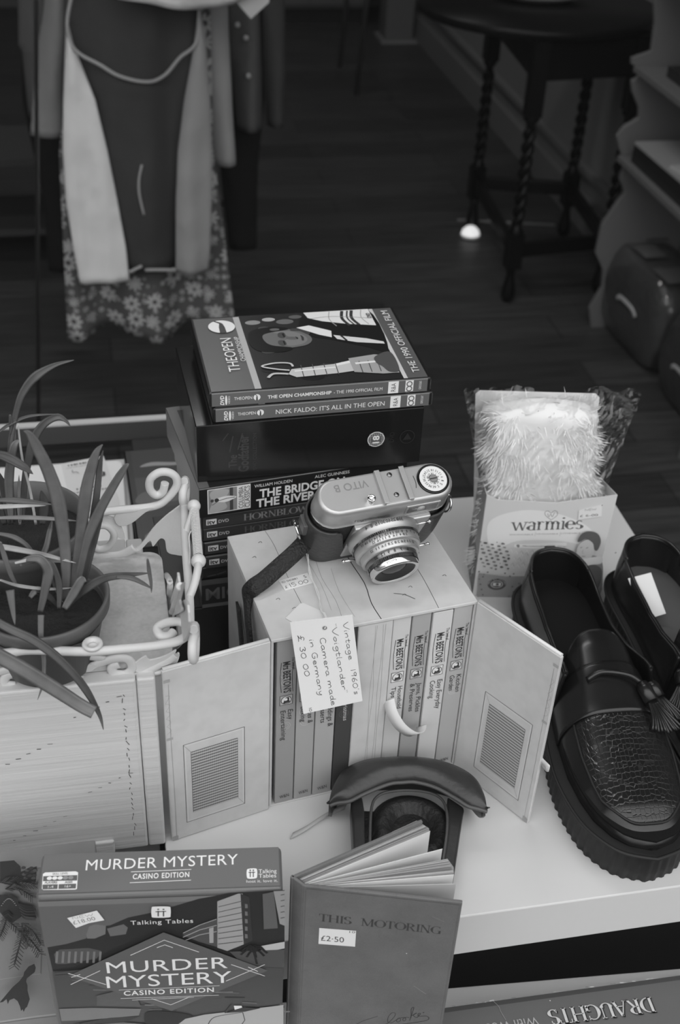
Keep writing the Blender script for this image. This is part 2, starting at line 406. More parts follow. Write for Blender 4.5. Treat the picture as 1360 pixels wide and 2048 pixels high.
struct(B().box((XL-.1, YG-.1, 3.1), (XR+.1, YB+.1, 3.2)).build('ceiling', m=CEIL))
struct(B().box((XL, YG-.1, -.05), (XR, YG-.012, .22)).build('wall_front', m=mat(.12, .6)))
struct(B().box((XL, YG-.1, 3.0), (XR, YG-.012, 3.1)).build('wall_front', m=mat(.12, .6)))
struct(B().box((XR-.018, .5, 0), (XR, YB, .11)).build('baseboard_right', m=mat(.22, .5), bevel=.004))
tr = B().box((XR-.022, 2.9, .17), (XR, YB, .195)); struct(tr.build('trim_1', m=mat(.22, .5), bevel=.004))
# window: frame and pane
wfr = B()
wfr.box((XL, YG-.02, .22), (XR, YG+.02, .27)).box((XL, YG-.02, 2.93), (XR, YG+.02, 3.0)).box((XL, YG-.02, .27), (XL+.06, YG+.02, 2.93)).box((XR-.06, YG-.02, .27), (XR, YG+.02, 2.93))
wfo = struct(wfr.build('window_1', m=mat(.25, .4), bevel=.003))
def glass_nodes(n, p):
    out = n.nodes['Material Output']; n.nodes.remove(p); k = NT(n)
    tr_ = k.node('ShaderNodeBsdfTransparent'); tr_.inputs[0].default_value = (.94, .94, .94, 1)
    gl = k.node('ShaderNodeBsdfGlossy'); gl.inputs['Roughness'].default_value = 0.0; gl.inputs['Color'].default_value = (1, 1, 1, 1)
    ge = k.node('ShaderNodeNewGeometry'); dt = k.node('ShaderNodeVectorMath', operation='DOT_PRODUCT'); k.link(ge.outputs['Normal'], dt.inputs[0]); k.link(ge.outputs['Incoming'], dt.inputs[1])
    fac = k.math('ADD', k.math('MULTIPLY', k.math('POWER', k.math('SUBTRACT', 1.0, k.math('ABSOLUTE', dt.outputs['Value'])), 5.0), .90), .05)
    mx = k.node('ShaderNodeMixShader'); k.link(fac, mx.inputs[0]); k.link(tr_.outputs[0], mx.inputs[1]); k.link(gl.outputs[0], mx.inputs[2]); k.link(mx.outputs[0], out.inputs['Surface'])
GLASS = mat(.9, key='window_glass', build=glass_nodes)
g = B().add([(XL+.06, YG, .27), (XR-.06, YG, .27), (XR-.06, YG, 2.93), (XL+.06, YG, 2.93)], [(0, 1, 2, 3)]).build('pane', wfo, GLASS)
g['label'] = 'large clear glass pane with faint reflections'
# street outside (seen only as the soft reflection in the glass)
def pav(n, p):
    k = NT(n); br = k.node('ShaderNodeTexBrick', in_Scale=1.0); br.inputs['Color1'].default_value = (.010,)*3+(1,); br.inputs['Color2'].default_value = (.013,)*3+(1,); br.inputs['Mortar'].default_value = (.007,)*3+(1,)
    br.inputs['Brick Width'].default_value = .9; br.inputs['Row Height'].default_value = .6; br.inputs['Mortar Size'].default_value = .008
    k.link(k.coords(), br.inputs['Vector']); k.link(br.outputs['Color'], p.inputs['Base Color'])
struct(B().box((-30, -45, -.2), (30, YG-.1, -.05)).build('pavement', m=mat(.01, .9, spec=.1, key='street_paving', build=pav)))
# window bed: black platform on which the display furniture stands
bed = B().box((-1.3, .40, 0), (.95, 1.27, .25)).build('display_platform', m=mat(.012, .9), bevel=.003)
tag(bed, 'low black platform behind the shop window under the display tables', 'platform')
# ---------------------------------------------------------------- display tables and front bench
WHITE = mat(.70, .35, spec=.4)
def lack_table(label, loc):
    t = thing('display_table', label, 'table', loc)
    B().box((0, 0, .40), (.55, .55, .45)).build('tabletop', t, WHITE, bevel=.0012)
    for x in (.075, .425):
        for y in (.075, .425): B().box((x, y, 0), (x+.05, y+.05, .40)).build('leg', t, WHITE, bevel=.001)
    return t
lack_table('square white display table under the book box and black loafers', (.013, .539, .25))
lack_table('square white display table under the painted crate and plants', (-.541, .668, .25))
bn = thing('bench', 'low white bench close to the glass under the draughts box', 'bench', (.24, .566, .25), radians(-4))
B().box((-.75, -.165, .28), (.70, 0, .31)).build('seat_board', bn, WHITE, bevel=.001)
for x in (-.7, .62): B().box((x, -.155, 0), (x+.03, -.01, .28)).build('leg', bn, WHITE, bevel=.001)

bd_ = B().box((.09, .600, .2502), (.56, .603, .640)).build('black_board', m=mat(.009, .6)); tag(bd_, 'plain black board standing under the white table behind the draughts box', 'board')

# ---------------------------------------------------------------- stack of boxed films and books
BLK = mat(.012, .28, spec=.5); BLKG = mat(.010, .12, spec=.6); DK = mat(.03, .4)
STACK = 'stack of boxed films and books on the white table'
def disc_case(label, loc, rz, w=.19, d=.135, h=.0145, m=BLK):
    t = thing('disc_case', label, 'disc case', loc, rz, STACK)
    B().box((0, 0, .0004), (w, d, h-.0004)).build('case', t, m, bevel=.0018, seg=3)
    return t
def dvd_logo(a, x, y, s=1.0, g=215):
    a.text('DVD', x+3.6*s, y, 3.0*s, g, w=9*s, rot=90, bold=.03, shear=.25); a.circ(x+5.4*s, y+4.5*s, .9*s, g, 4.6*s); a.text('VIDEO', x+8.6*s, y+.8*s, 1.5*s, g, w=7.4*s, rot=90)
def open_logo(a, x, y, r, g, dark):
    a.circ(x, y, r, g); a.poly([(x-r*.25, y-r), (x+r*.25, y-r), (x+r*.22, y-.1*r), (x+r*.12, y+.5*r), (x-r*.12, y+.5*r), (x-r*.22, y-.1*r)], dark); a.poly([(x-r*.1, y+r*.45), (x-r*.55, y+r*.9), (x-r*.4, y+r*.95), (x+r*.1, y+r*.55)], dark)
def golf_case(label, loc, rz, title, code, full):
    t = disc_case(label, loc, rz)
    sp = Art.face((0, 0, 0), (1, 0, 0), (0, 0, 1), E=.62, rough=.25)
    sp.rect(2.5, 1.2, 186.5, 13.6, 84); sp.rect(2.5, 12.9, 186.5, 13.6, 130)
    dvd_logo(sp, 9, 2); sp.text('THEOPEN', 21, 6, 2.8, 205, w=15); open_logo(sp, 40, 7.3, 2.9, 225, 60)
    if full:
        sp.text('THE OPEN CHAMPIONSHIP', 49, 5.2, 3.0, 225, w=54, bold=.025); sp.text('- THE 1990 OFFICIAL FILM', 105, 5.2, 3.0, 215, w=42)
    else: sp.text(title, 53, 4.6, 4.2, 225, w=94)
    sp.rect(152, 1.6, 161, 13, 225); sp.text('R&A', 158.6, 3.3, 4, 40, w=8, rot=90)
    sp.rect(167, 2.4, 174, 13, 205); sp.ring(170.5, 5, 2.2, 1, 90); sp.ring(170.5, 9.6, 2.2, 1, 90); sp.text(code, 181, 3.6, 2.0, 190, w=8, rot=90)
    sp.build('spine_print', t)
    a = Art.face((0, 0, .0145), (1, 0, 0), (0, 1, 0), E=.62, rough=.22)
    a.rect(2.5, .8, 186.5, 131, 78)
    a.rect(38.5, .8, 44, 131, 150); a.rect(165.5, .8, 169, 131, 175)
    a.rect(44, .8, 165.5, 131, 34)
    # crowd behind, out of focus
    for (x, y, r, gq) in ((55, 118, 7, 120), (70, 122, 6, 150), (84, 116, 8, 90), (63, 106, 5, 60), (52, 92, 5, 70), (95, 124, 6, 80), (58, 30, 9, 22), (90, 14, 10, 24), (60, 62, 6, 58), (105, 30, 7, 52), (150, 20, 8, 46)): a.circ(x, y, r, gq, r*.6)
    # a man lying on his side in the frame: sweater, shirt, head, cup
    a.blob([(96, 112), (104, 126), (118, 131), (164, 131), (165, 52), (146, 60), (120, 76), (104, 84), (98, 98)], 24)
    a.poly([(104, 131), (165, 131), (165, 98), (140, 104), (118, 112), (106, 120)], 196)
    for k, (x, wd) in enumerate(((140, 3), (145, 1.6), (149, 3), (128, .8), (158, .8))): a.line([(x, 130), (x-3, 115), (x+1, 101)], wd, 50 if wd > 1 else 140, 4)
    a.line([(108, 118), (130, 120), (164, 112)], .7, 120, 4)
    a.blob([(52, 92), (60, 101), (76, 103), (88, 99), (98, 92), (102, 80), (96, 70), (80, 66), (64, 66), (54, 74)], 92)
    a.blob([(46, 84), (50, 100), (64, 106), (80, 105), (84, 100), (70, 97), (60, 92), (60, 80), (66, 72), (82, 66), (74, 60), (56, 62), (48, 70)], 16)
    a.blob([(70, 96), (84, 97), (94, 90), (98, 80), (92, 72), (80, 70), (76, 78), (82, 84), (80, 90)], 106)
    a.blob([(74, 94), (79, 95), (80, 88), (77, 84), (73, 87)], 62); a.blob([(72, 80), (77, 80), (78, 73), (74, 70), (71, 74)], 66)
    a.poly([(77, 93), (79, 93), (79, 86), (77.6, 86)], 28); a.poly([(75.5, 79), (77.2, 79), (77, 72), (75.6, 72)], 30)
    a.blob([(80, 86), (87, 85.5), (90, 82), (86, 80), (80, 82)], 84); a.poly([(88, 86), (90, 84), (90, 81), (88.6, 80.4)], 46); a.blob([(93, 88), (95, 84), (94.4, 78), (92.6, 78), (93, 83)], 52); a.blob([(86, 97), (94, 95), (100, 88), (102, 92), (96, 99), (88, 101)], 58)
    a.circ(72, 101, 4.5, 84, 2.4); a.poly([(92, 102), (104, 105), (122, 92), (120, 80), (110, 86)], 205)
    a.poly([(122, 84), (150, 74), (164, 66), (164, 62), (140, 68), (124, 76)], 185); a.line([(128, 84), (132, 72)], 2, 40)
    a.poly([(74, 28), (112, 32), (126, 36), (126, 18), (112, 16), (76, 14), (70, 20)], 168)
    a.poly([(126, 40), (150, 44), (164, 40), (164, 10), (150, 10), (126, 16)], 140); a.poly([(112, 32), (126, 36), (126, 32), (112, 28)], 215)
    for x in (82, 92, 102, 112, 133, 141, 149, 157): a.line([(x, 14), (x+1, 34)], .8, 70)
    a.line([(76, 24), (112, 26)], 2.2, 225); a.line([(130, 30), (162, 32)], 3, 200)
    a.line([(72, 26), (60, 30), (50, 36), (62, 40), (74, 38), (76, 32)], 2, 170, 5); a.line([(70, 20), (58, 22), (52, 16)], 2.6, 165, 5)
    a.blob([(150, 40), (165, 46), (165, 14), (156, 12), (152, 22), (148, 30)], 70)
    # lettering
    a.text('THEOPEN', 31, 30, 9.5, 225, w=60, rot=90); a.text('CHAMPIONSHIP', 38, 47, 4.2, 190, w=44, rot=90)
    open_logo(a, 26, 112, 12, 228, 60)
    a.text('THE 1990 OFFICIAL FILM', 181.5, 8, 6.2, 215, w=116, rot=90)
    a.text('DVD', 164, 112, 3.5, 30, w=9, rot=90, bold=.03, shear=.25)
    a.build('cover_print', t)
    return t
golf_case('topmost golf film case with a man and silver cup on the cover', (.0756, .8536, .9834), radians(1.5), '', 'GRD3265', True)
golf_case('second case from the top with a spine about open golf', (.0785, .8528, .9688), radians(1.9), "NICK FALDO: IT'S ALL IN THE OPEN", 'GRD3267', False)
# black boxed set
gt = thing('film_box_set', 'thick glossy black boxed film set with a round 18 mark', 'box set', (.0640, .8500, .9125), radians(2.3), STACK)
B().box((0, 0, 0), (.1975, .14, .0562)).build('slipcase', gt, BLKG, bevel=.0008)
a = Art.face((0, 0, 0), (1, 0, 0), (0, 0, 1), E=.62, rough=.12)
a.under(BLKG, 1, .6, 196.5, 55.6)
a.text('The', 34, 12, 7.0, 44, w=13, rot=90, bold=.02); a.text('Godfather', 44, 7, 8.5, 44, w=37, rot=90, bold=.03); a.text('DVD COLLECTION', 51, 8, 3, 40, w=37, rot=90)
a.line([(28, 28), (31, 44)], 1, 44); a.line([(22, 40), (27, 47)], 1, 44); a.line([(35, 30), (39, 46)], 1, 44)
a.circ(156, 28, 7.6, 205); a.circ(156, 28, 6.9, 70)
for k in range(-3, 4): a.line([(156-6, 28+k*1.8), (156+6, 28+k*1.8)], .35, 150)
for k in range(-3, 4): a.line([(156+k*1.8, 22), (156+k*1.8, 34)], .35, 150)
a.circ(156, 28, 4.6, 80); a.text('18', 158.6, 24, 5.4, 235, w=8, rot=90, bold=.03)
a.text('DVD', 172, 24, 4, 38, w=10, rot=90); a.ring(184, 28, 6.5, .8, 34); a.poly([(180, 25), (188, 25), (184, 32)], 34)
a.build('front_print', gt)
# war film slipcase
br = thing('film_slipcase', 'black film slipcase with large white title under the box set', 'slipcase', (.0645, .8405, .8810), radians(7.6), STACK)
B().box((0, 0, 0), (.19, .137, .0312)).build('slipcase', br, mat(.014, .3), bevel=.0008)
a = Art.face((0, 0, 0), (1, 0, 0), (0, 0, 1), E=.62, rough=.3)
a.rect(0, 30, 190, 31, 120); a.rect(7, 3.5, 45, 29, 200); a.rect(7.8, 4.3, 33, 28.2, 120); a.blob([(8, 5), (16, 4.6), (24, 8), (22, 16), (26, 26), (14, 28), (9, 24), (11, 15)], 150)
a.rect(26.5, 4.3, 29.5, 28.2, 60); a.blob([(12, 16.5), (16, 19), (24, 20), (31, 18.6), (32, 17), (24, 14), (18, 14.6)], 205); a.line([(16, 16), (24, 17.5), (31, 17.5)], .7, 80, 3); a.circ(15, 17, 2, 50); a.circ(11, 17, 1.6, 60); a.line([(15, 15), (11, 12.5)], .6, 80)
a.text('COLUMBIA', 38.6, 5, 4.2, 30, w=22.5, rot=90, bold=.0); a.text('CLASSICS', 44.2, 5, 4.2, 30, w=22.5, rot=90); a.line([(39.6, 5), (39.6, 27.5)], .3, 30)
a.text('WILLIAM HOLDEN', 48.5, 24.2, 3.0, 215, w=34); a.text('ALEC GUINNESS', 103, 24.6, 3.0, 215, w=32)
a.text('THE BRIDGE ON', 53, 13, 8.2, 225, w=78, bold=.03); a.text('THE RIVER KWAI', 50, 3, 8.2, 225, w=86, bold=.03)
a.build('spine_print', br)
a = Art.face((0, .137, 0), (0, -1, 0), (0, 0, 1), E=.62, rough=.4); a.rect(0, .5, 137, 30.7, 92); a.build('side_print', br)
a = Art.face((0, 0, .0312), (1, 0, 0), (0, 1, 0), E=.62, rough=.4); a.rect(0, 0, 9, 137, 88); a.rect(0, 130, 60, 137, 88); a.rect(14, 92, 30, 128, 28); a.build('top_print', br)
# four matching series cases
words = ('topmost', 'second', 'third', 'lowest')
for k in range(4):
    z = .8810-.0149*(k+1)
    t = disc_case('%s of the four matching black series cases in the stack' % words[k], (.0655+.0006*k, .8440+.0007*((k*3) % 4), z), radians(6.4-.5*k))
    a = Art.face((0, 0, 0), (1, 0, 0), (0, 0, 1), E=.62, rough=.28)
    a.rect(1.5, .8, 188, 13.8, 52); a.rect(1.5, 13, 188, 13.8, 112)
    a.rect(4.6, 4.2, 13.8, 10.2, 215); a.text('itv', 5.6, 5, 4.4, 40, w=7.2, bold=.03); a.text('DVD', 15.6, 5.2, 3.2, 190, w=9)
    a.serif('HORNBLOWER', 38, 3.6, 7, 118 if k == 0 else 84, w=72)
    a.build('spine_print', t)
def flat_book(name, label, loc, rz, w, d, h, mc, pages=.55):
    t = thing(name, label, 'book', loc, rz, STACK)
    B().box((0, 0, 0), (w, d, .0012)).box((0, 0, h-.0012), (w, d, h)).box((0, 0, 0), (w, .0012, h)).build('cover', t, mc)
    B().box((.002, .0014, .0013), (w-.002, d-.003, h-.0013)).build('pages', t, mat(pages, .8))
    return t
zb = .8810-.0149*4
t = flat_book('paperback', 'thin dark paperback with a worn spine under the series cases', (.066, .8475, zb-.013), radians(5), .195, .13, .0128, DK)
a = Art.face((0, 0, 0), (1, 0, 0), (0, 0, 1)); a.rect(0, 11.6, 195, 12.6, 120); a.text('GREAT SEA BATTLES', 40, 3.5, 5, 60, w=70) if False else None
for k in range(6): a.line([(4+k*9, 2+k % 3), (12+k*9, 3+(k*2) % 4)], 1.0, 70)
a.build('spine_print', t)
t = flat_book('paperback', 'paperback with pale bands and large grey capitals low in the stack', (.0645, .8462, zb-.013-.0345), radians(4), .195, .128, .0343, mat(.035, .5))
a = Art.face((0, 0, 0), (1, 0, 0), (0, 0, 1)); a.rect(0, 27.5, 195, 33.6, 74); a.rect(0, 1, 195, 5.2, 92); a.rect(0, 5.2, 195, 27.5, 34); a.text('MICHAEL', 3.5, 10, 13, 92, w=78, bold=.02); a.build('spine_print', t)
t = thing('hardback_book', 'thick dark hardback lying at the bottom of the stack', 'book', (.066, .8475, .7002), radians(3), STACK)
hz = zb-.013-.0345-.7004
B().box((-.03, 0, 0), (.215, .15, .003)).box((-.03, 0, hz-.003), (.215, .15, hz)).box((-.03, -.001, 0), (.215, .003, hz)).build('cover', t, mat(.018, .35), bevel=.001)
B().box((-.026, .003, .003), (.211, .146, hz-.003)).build('pages', t, mat(.06, .8))
# flat dark case lying behind the basket, and what carries it
pl = B().box((.016, 1.095, .25), (.22, 1.262, .70)).build('display_plinth', m=mat(.02, .6), bevel=.002)
tag(pl, 'black display plinth behind the white table', 'plinth')
t = thing('disc_case', 'dark film case lying flat beside the white tray with sky cover', 'disc case', (.0120, 1.023, .7004), radians(2))
B().box((0, 0, 0), (.135, .19, .0145)).build('case', t, BLK, bevel=.002)
a = Art.face((0, 0, .0145), (1, 0, 0), (0, 1, 0), E=.5, rough=.3)
a.rect(8, 3, 133, 187, 30); a.rect(8, 70, 133, 130, 44); a.blob([(10, 96), (30, 104), (60, 98), (100, 108), (130, 100), (130, 84), (70, 80), (10, 78)], 70); a.blob([(16, 152), (30, 160), (60, 156), (90, 160), (60, 150), (34, 152)], 110); a.rect(60, 40, 66, 66, 120); a.rect(74, 40, 79, 66, 100); a.blob([(10, 20), (30, 32), (50, 22), (40, 8), (14, 6)], 84)
a.build('cover_print', t)
# ---------------------------------------------------------------- cookery book box with open doors
BX, BY, BZ, BR = .1062, .6698, .7002, radians(7.73)
W_, H_, D_ = .1655, .1888, .134
def painted_nodes(n, p):
    k = NT(n); co = k.coords((3, 3, 3)); a = k.noise(co, 18, 5, .6)
    k.link(k.ramp(a, [(.3, .60), (.6, .67), (.8, .64)]), p.inputs['Base Color'])
BOXM = mat(.55, .45, key='printed_white_board', build=painted_nodes); EDGE = mat(.66, .5); 
bx = thing('book_box', 'white wood-print slipcase box with open cupboard doors and cane panels', 'book box', (BX, BY, BZ), BR)
body = B()
body.box((-.0045, -.0005, H_-.003), (W_, D_, H_)).box((-.0045, 0, 0), (W_, D_, .0012)).box((-.0045, 0, .0012), (-.0022, D_, H_-.003)).box((W_-.0022, 0, .0012), (W_, D_, H_-.003)).box((-.0022, D_-.002, .0012), (W_-.0022, D_, H_-.003))
body.build('case', bx, BOXM, bevel=.0008)
B().box((.0657, .0005, .0012), (.0946, .125, H_-.003)).build('centre_post', bx, BOXM, bevel=.0006)
a = Art.face((.0655, .0002, 0), (1, 0, 0), (0, 0, 1), E=.7)
a.under(BOXM, .6, 1.6, 28.6, 185)
for x, d in ((14, .2), (16, -.3), (20.5, .2), (23, -.15)): a.line([(x, 30), (x+d*3, 70), (x-d*2, 110), (x+d*4, 150), (x+d, 183)], .22, 110, 4)
a.build('post_print', bx)
a = Art.face((0, 0, H_), (1, 0, 0), (0, 1, 0), E=.7)
a.under(BOXM, -3.6, .4, W_*1000-.8, D_*1000-.8)
def crack(pts, w, g): a.line(pts, w, g, 3)
crack([(54, 0), (57, 30), (55, 60), (58, 95), (57, 133)], .25, 95); crack([(84, 0), (83, 20), (86, 45), (84, 80), (86, 133)], .7, 30); crack([(132, 0), (134, 40), (133, 90), (135, 133)], .4, 60); crack([(30, 30), (29, 70), (30, 110), (28, 133)], .35, 70)
crack([(50, 20), (52, 55), (49, 100)], .18, 110); crack([(65, 8), (63, 40), (66, 70)], .18, 120)
for (x, y) in ((16, 20), (21, 30), (12, 44), (25, 62), (14, 80), (110, 22), (118, 30), (104, 50), (140, 70), (150, 36), (122, 90), (8, 100), (18, 118), (96, 112), (146, 110)):
    crack([(x, y), (x+2.5, y+1.2), (x+3, y-1)], .45, 70)
crack([(104, 26), (112, 22), (118, 15)], .5, 60)
# price sticker
c = [(27, 48), (52, 54), (54, 65), (29.5, 60)]
a.poly([(22, 52), (47, 55.5), (45.5, 69), (20.5, 65.5)], 214)
a.text('ID 040881', 22.5, 61.5, 2.2, 50, w=13.5, rot=8); a.text('5', 41.5, 63, 3.4, 45, rot=8); a.hand('\u00a3', 23, 54.5, 3, 45, w=2.6, rot=8, pen=.35); a.hand('15.00', 27, 55, 5, 40, w=17, rot=8, pen=.42)
a.build('top_print', bx)
def cane_nodes(n, p):
    k = NT(n); co = k.coords(); sx_ = k.node('ShaderNodeSeparateXYZ'); k.link(co, sx_.inputs[0])
    s1 = k.math('SINE', k.math('MULTIPLY', sx_.outputs['Z'], 2*pi/.0031)); s2 = k.math('SINE', k.math('MULTIPLY', k.math('ADD', sx_.outputs['X'], k.math('MULTIPLY', sx_.outputs['Y'], .6)), 2*pi/.0016))
    f = k.math('ADD', k.math('MULTIPLY', s1, .36), k.math('ADD', k.math('MULTIPLY', s2, .10), .5))
    k.link(k.ramp(f, [(.12, .12), (.5, .36), (.85, .58)]), p.inputs['Base Color'])
CANE = mat(.4, .6, key='woven_cane_print', build=cane_nodes)
def door(hx, hy, ang, w, left):
    e = bpy.data.objects.new('door', None); COL.objects.link(e); e.parent = bx
    m = Mx.Translation((hx, hy, 0)) @ Mx.Rotation(ang, 4, 'Z'); e.matrix_local = m; _MW[e.name] = m
    s = -1 if left else 1
    x0, x1 = (-w, 0) if left else (0, w)
    B().box((x0, -.0012, .0006), (x1, .0022, H_+.0006)).build('door_board', e, BOXM, bevel=.0007)
    rim = B(); rim.tube([(x0+.001, .0008, H_+.0014), (x1-.001, .0008, H_+.0014)], .0016, 8); rim.build('top_edge', e, mat(.75, .4))
    cx = s*w*.55; hw = w*.225; z0, z1 = .028, .098
    a = Art.face((0, -.0012, 0), (1, 0, 0), (0, 0, 1), E=.7)
    a.under(BOXM, x0*1000+.9, 1.5, x1*1000-.9, H_*1000-.5)
    for (gx, gz, ww, gg) in ((.0048, .0085, 1.2, 188), (.006, .010, .42, 74)):
        X0, X1, Z0, Z1 = (cx-hw-gx)*1000, (cx+hw+gx)*1000, (z0-gz)*1000, (z1+gz)*1000
        a.frame(X0, Z0, X1, Z1, ww, gg)
    a.frame((cx-hw)*1000, z0*1000, (cx+hw)*1000, z1*1000, .55, 60)
    a.line([((cx+hw)*1000, z0*1000), ((cx+hw+.006)*1000, (z0-.010)*1000)], .2, 110); a.line([((cx-hw)*1000, z1*1000), ((cx-hw-.006)*1000, (z1+.010)*1000)], .2, 110)
    xo = (x0+.004 if left else x1-.004)*1000
    a.line([(xo, 6), (xo+.2, 60), (xo-.3, 120), (xo, 176)], .22, 120, 3)
    xs = x0*1000+.3 if left else x1*1000-5.5
    a.rect(xs, 178, xs+5, 181, 150); a.rect(xs, 1.5, xs+5, 6, 140); a.rect(xs, 118, xs+5, 120.5, 150)
    for k in range(5): a.line([(xs+.5, 125+k*8), (xs+4, 128+k*9), (xs+1, 133+k*8)], .18, 130, 3)
    a.build('door_print', e)
    pn = B().box((cx-hw, -.0019, z0), (cx+hw, -.0012, z1)).build('cane_panel', e, CANE); pn['label'] = 'woven grey cane panel'
    return e
M0 = Mx.Translation((BX, BY, BZ)) @ Mx.Rotation(BR, 4, 'Z'); MI = M0.inverted()
def door_pose(hinge, outer):
    h = MI @ V(hinge); o = MI @ V(outer); d = o-h; return h.x, h.y, d
h_x, h_y, d = door_pose((.1010, .6678, BZ), (.0185, .6466, BZ)); door(h_x, h_y, atan2(-d.y, -d.x), hypot(d.x, d.y), True)
h_x, h_y, d = door_pose((.2700, .6905, BZ), (.3150, .6190, BZ)); door(h_x, h_y, atan2(d.y, d.x), hypot(d.x, d.y), False)
# books inside
def spine(u0, u1, g, lines, label, gt=45, top=.1845, light=False, y=.0012):
    t = thing('small_hardback', label, 'book', tuple(M0 @ V((u0+.0004, y, .0013))), BR, 'set of cookery books in the white box')
    w = u1-u0-.0008; h = top-.0013; mc = mat(round(sl(g)/.62, 3), .5)
    B().box((0, 0, 0), (w, .0014, h)).box((0, .0014, 0), (.0013, .118, h)).box((w-.0013, .0014, 0), (w, .118, h)).build('cover', t, mc, bevel=.0004)
    B().box((.0014, .0016, .001), (w-.0014, .115, h-.002)).build('pages', t, mat(.7, .8))
    a = Art.face((0, 0, 0), (1, 0, 0), (0, 0, 1)); W = w*1000; Hh = h*1000
    a.under(mc, .3, .3, W-.3, Hh-.3); lg = g+26
    for (cy, r) in ((Hh-34, 5.5), (Hh-44, 4), (Hh-80, 5), (Hh-92, 4)): a.ring(W/2, cy, min(r, W/2-1.2), .35, lg); a.ring(W/2, cy, min(r, W/2-1.2)*.6, .3, lg)
    a.text("Mrs BEETON'S", W*.30, Hh-22, W*.36, gt, w=33, rot=-88, bold=.02); a.text('The best of', W*.74, Hh-18, W*.16, gt, w=13, rot=-88)
    a.line([(W*.84, Hh-24), (W*.78, Hh-38), (W*.84, Hh-55)], .45, gt, 4); a.line([(W*.22, Hh-22), (W*.17, Hh-38), (W*.24, Hh-54)], .45, gt, 4)
    c = Hh-63; q = min(5.4, W*.40)
    a.poly([(W/2-q, c-q), (W/2+q, c-q), (W/2+q, c+q), (W/2-q, c+q)], 60); a.poly([(W/2-q+.5, c-q+.5), (W/2+q-.5, c-q+.5), (W/2+q-.5, c+q-.5), (W/2-q+.5, c+q-.5)], min(225, g+20))
    a.circ(W/2, c, q*.82, 55); a.circ(W/2, c, q*.7, 190); a.blob([(W/2-q*.4, c-q*.6), (W/2-q*.3, c-.1), (W/2-q*.1, c+q*.5), (W/2+q*.4, c+q*.5), (W/2+q*.45, c), (W/2+q*.5, c-q*.5)], 50); a.circ(W/2-q*.05, c+q*.15, q*.26, 205)
    for i, s in enumerate(lines): a.text(s, W*(.60 if len(lines) > 1 else .42)-i*W*.38, Hh-74, W*.26, gt, w=min(34, 2.9*len(s)), rot=-88, shear=.1)
    a.text('W&N', W*.28, 5, W*.24, max(30, gt), w=W*.5, rot=8)
    a.build('spine_print', t)
spine(.0004, .0172, 128, ('Easy', 'Entertaining'), 'grey cookery book at the far left of the box')
spine(.0172, .0336, 140, ('Cakes &', 'Baking'), 'grey cookery book second from the left under the price tag')
spine(.0336, .0509, 145, ('Puddings &', 'Desserts'), 'pale grey cookery book left of the dark Christmas volume')
spine(.0509, .0655, 58, ('Christmas',), 'darkest cookery book in the box beside the blank white post', gt=170)
spine(.0950, .1109, 172, ('Household', 'Tips'), 'pale cookery book of household tips behind the white ribbon', top=.184, y=.0020)
spine(.1110, .1275, 140, ('Jams, Pickles', '& Preserves'), 'mid grey cookery book on jams and pickles', top=.1845)
spine(.1282, .1460, 176, ('Easy Everyday', 'Cooking'), 'pale cookery book on everyday cooking right of the jams volume', top=.1838, y=.0005)
spine(.1462, .1630, 150, ('Kitchen', 'Garden'), 'grey kitchen garden book beside the right door', top=.1845)
# ribbons of the box
RIB = mat(.74, .35)
pl_n = V((sin(BR), -cos(BR), 0))
P0 = V((BX, BY, BZ))
def onfront(px, py, off): return atp(px, py, P0+pl_n*off, pl_n)
rb = smooth_path([onfront(778, 1400, .001), onfront(784, 1425, .007), onfront(800, 1452, .013), onfront(822, 1468, .016), onfront(838, 1466, .012), onfront(843, 1452, .004)], 5)
B().ribbon(rb, .0052, (.75, -.3, .6), .0003).build('ribbon', bx, RIB, world=True)
rb = smooth_path([at(692, 1612, .7028), at(650, 1632, .7045), at(610, 1658, .7035), at(583, 1672, .7018)], 5)
B().ribbon(rb, .0032, (.5, .85, .15), .0003).build('ribbon', bx, mat(.5, .35), world=True)
q = V((.3150, .6190, .775)); dd = V((.045, -.0715, 0)).normalized()
B().ribbon(smooth_path([q-dd*.004+V((.002, .002, 0)), q+dd*.006+V((0, 0, .001)), q+dd*.009, q+dd*.006-V((0, 0, .002)), q-dd*.002+V((.003, .003, -.003))], 4), .003, (0, 0, 1), .0003).build('ribbon', bx, RIB, world=True)

# ---------------------------------------------------------------- folding of the metal camera and its leather case
CR = (Mx.Rotation(radians(9.5), 3, 'Z') @ Mx.Rotation(radians(27), 3, 'X'))
CP = V((.1970, .7785, .9024))
METAL = mat(.58, .46, metal=.8); CHROME = mat(.78, .13, metal=1.0); METALD = mat(.30, .35, metal=1.0)
LEATH = mat(.05, .38, bump=(300, .12), key=None); LEATHD = mat(.028, .5, bump=(500, .2))
ca = thing('film_camera', 'vintage chrome film camera tilted on its lens in a leather half case', 'camera', CP, rot=CR)
MM = .001
def stad(hw, hd, n=14, ex=0):
    r = hd; pts = []
    for k in range(n+1): t = -pi/2+pi*k/n; pts.append((hw-r+r*cos(t), r*sin(t)))
    for k in range(n+1): t = pi/2+pi*k/n; pts.append((-hw+r+r*cos(t), r*sin(t)))
    return pts
def loft(b, levels):
    """levels: list of (points2d, z)"""
    n = len(levels[0][0]); vs = [V((x*MM, y*MM, z*MM)) for pts, z in levels for x, y in pts]
    fs = [(i*n+k, i*n+(k+1) % n, (i+1)*n+(k+1) % n, (i+1)*n+k) for i in range(len(levels)-1) for k in range(n)]
    b.add(vs, fs, True); o = len(b.v)-len(vs); b.f.append([o+(len(levels)-1)*n+k for k in range(n)]); b.m.append(b.cur); b.sm.append(False)
    b.f.append([o+k for k in range(n)][::-1]); b.m.append(b.cur); b.sm.append(False)
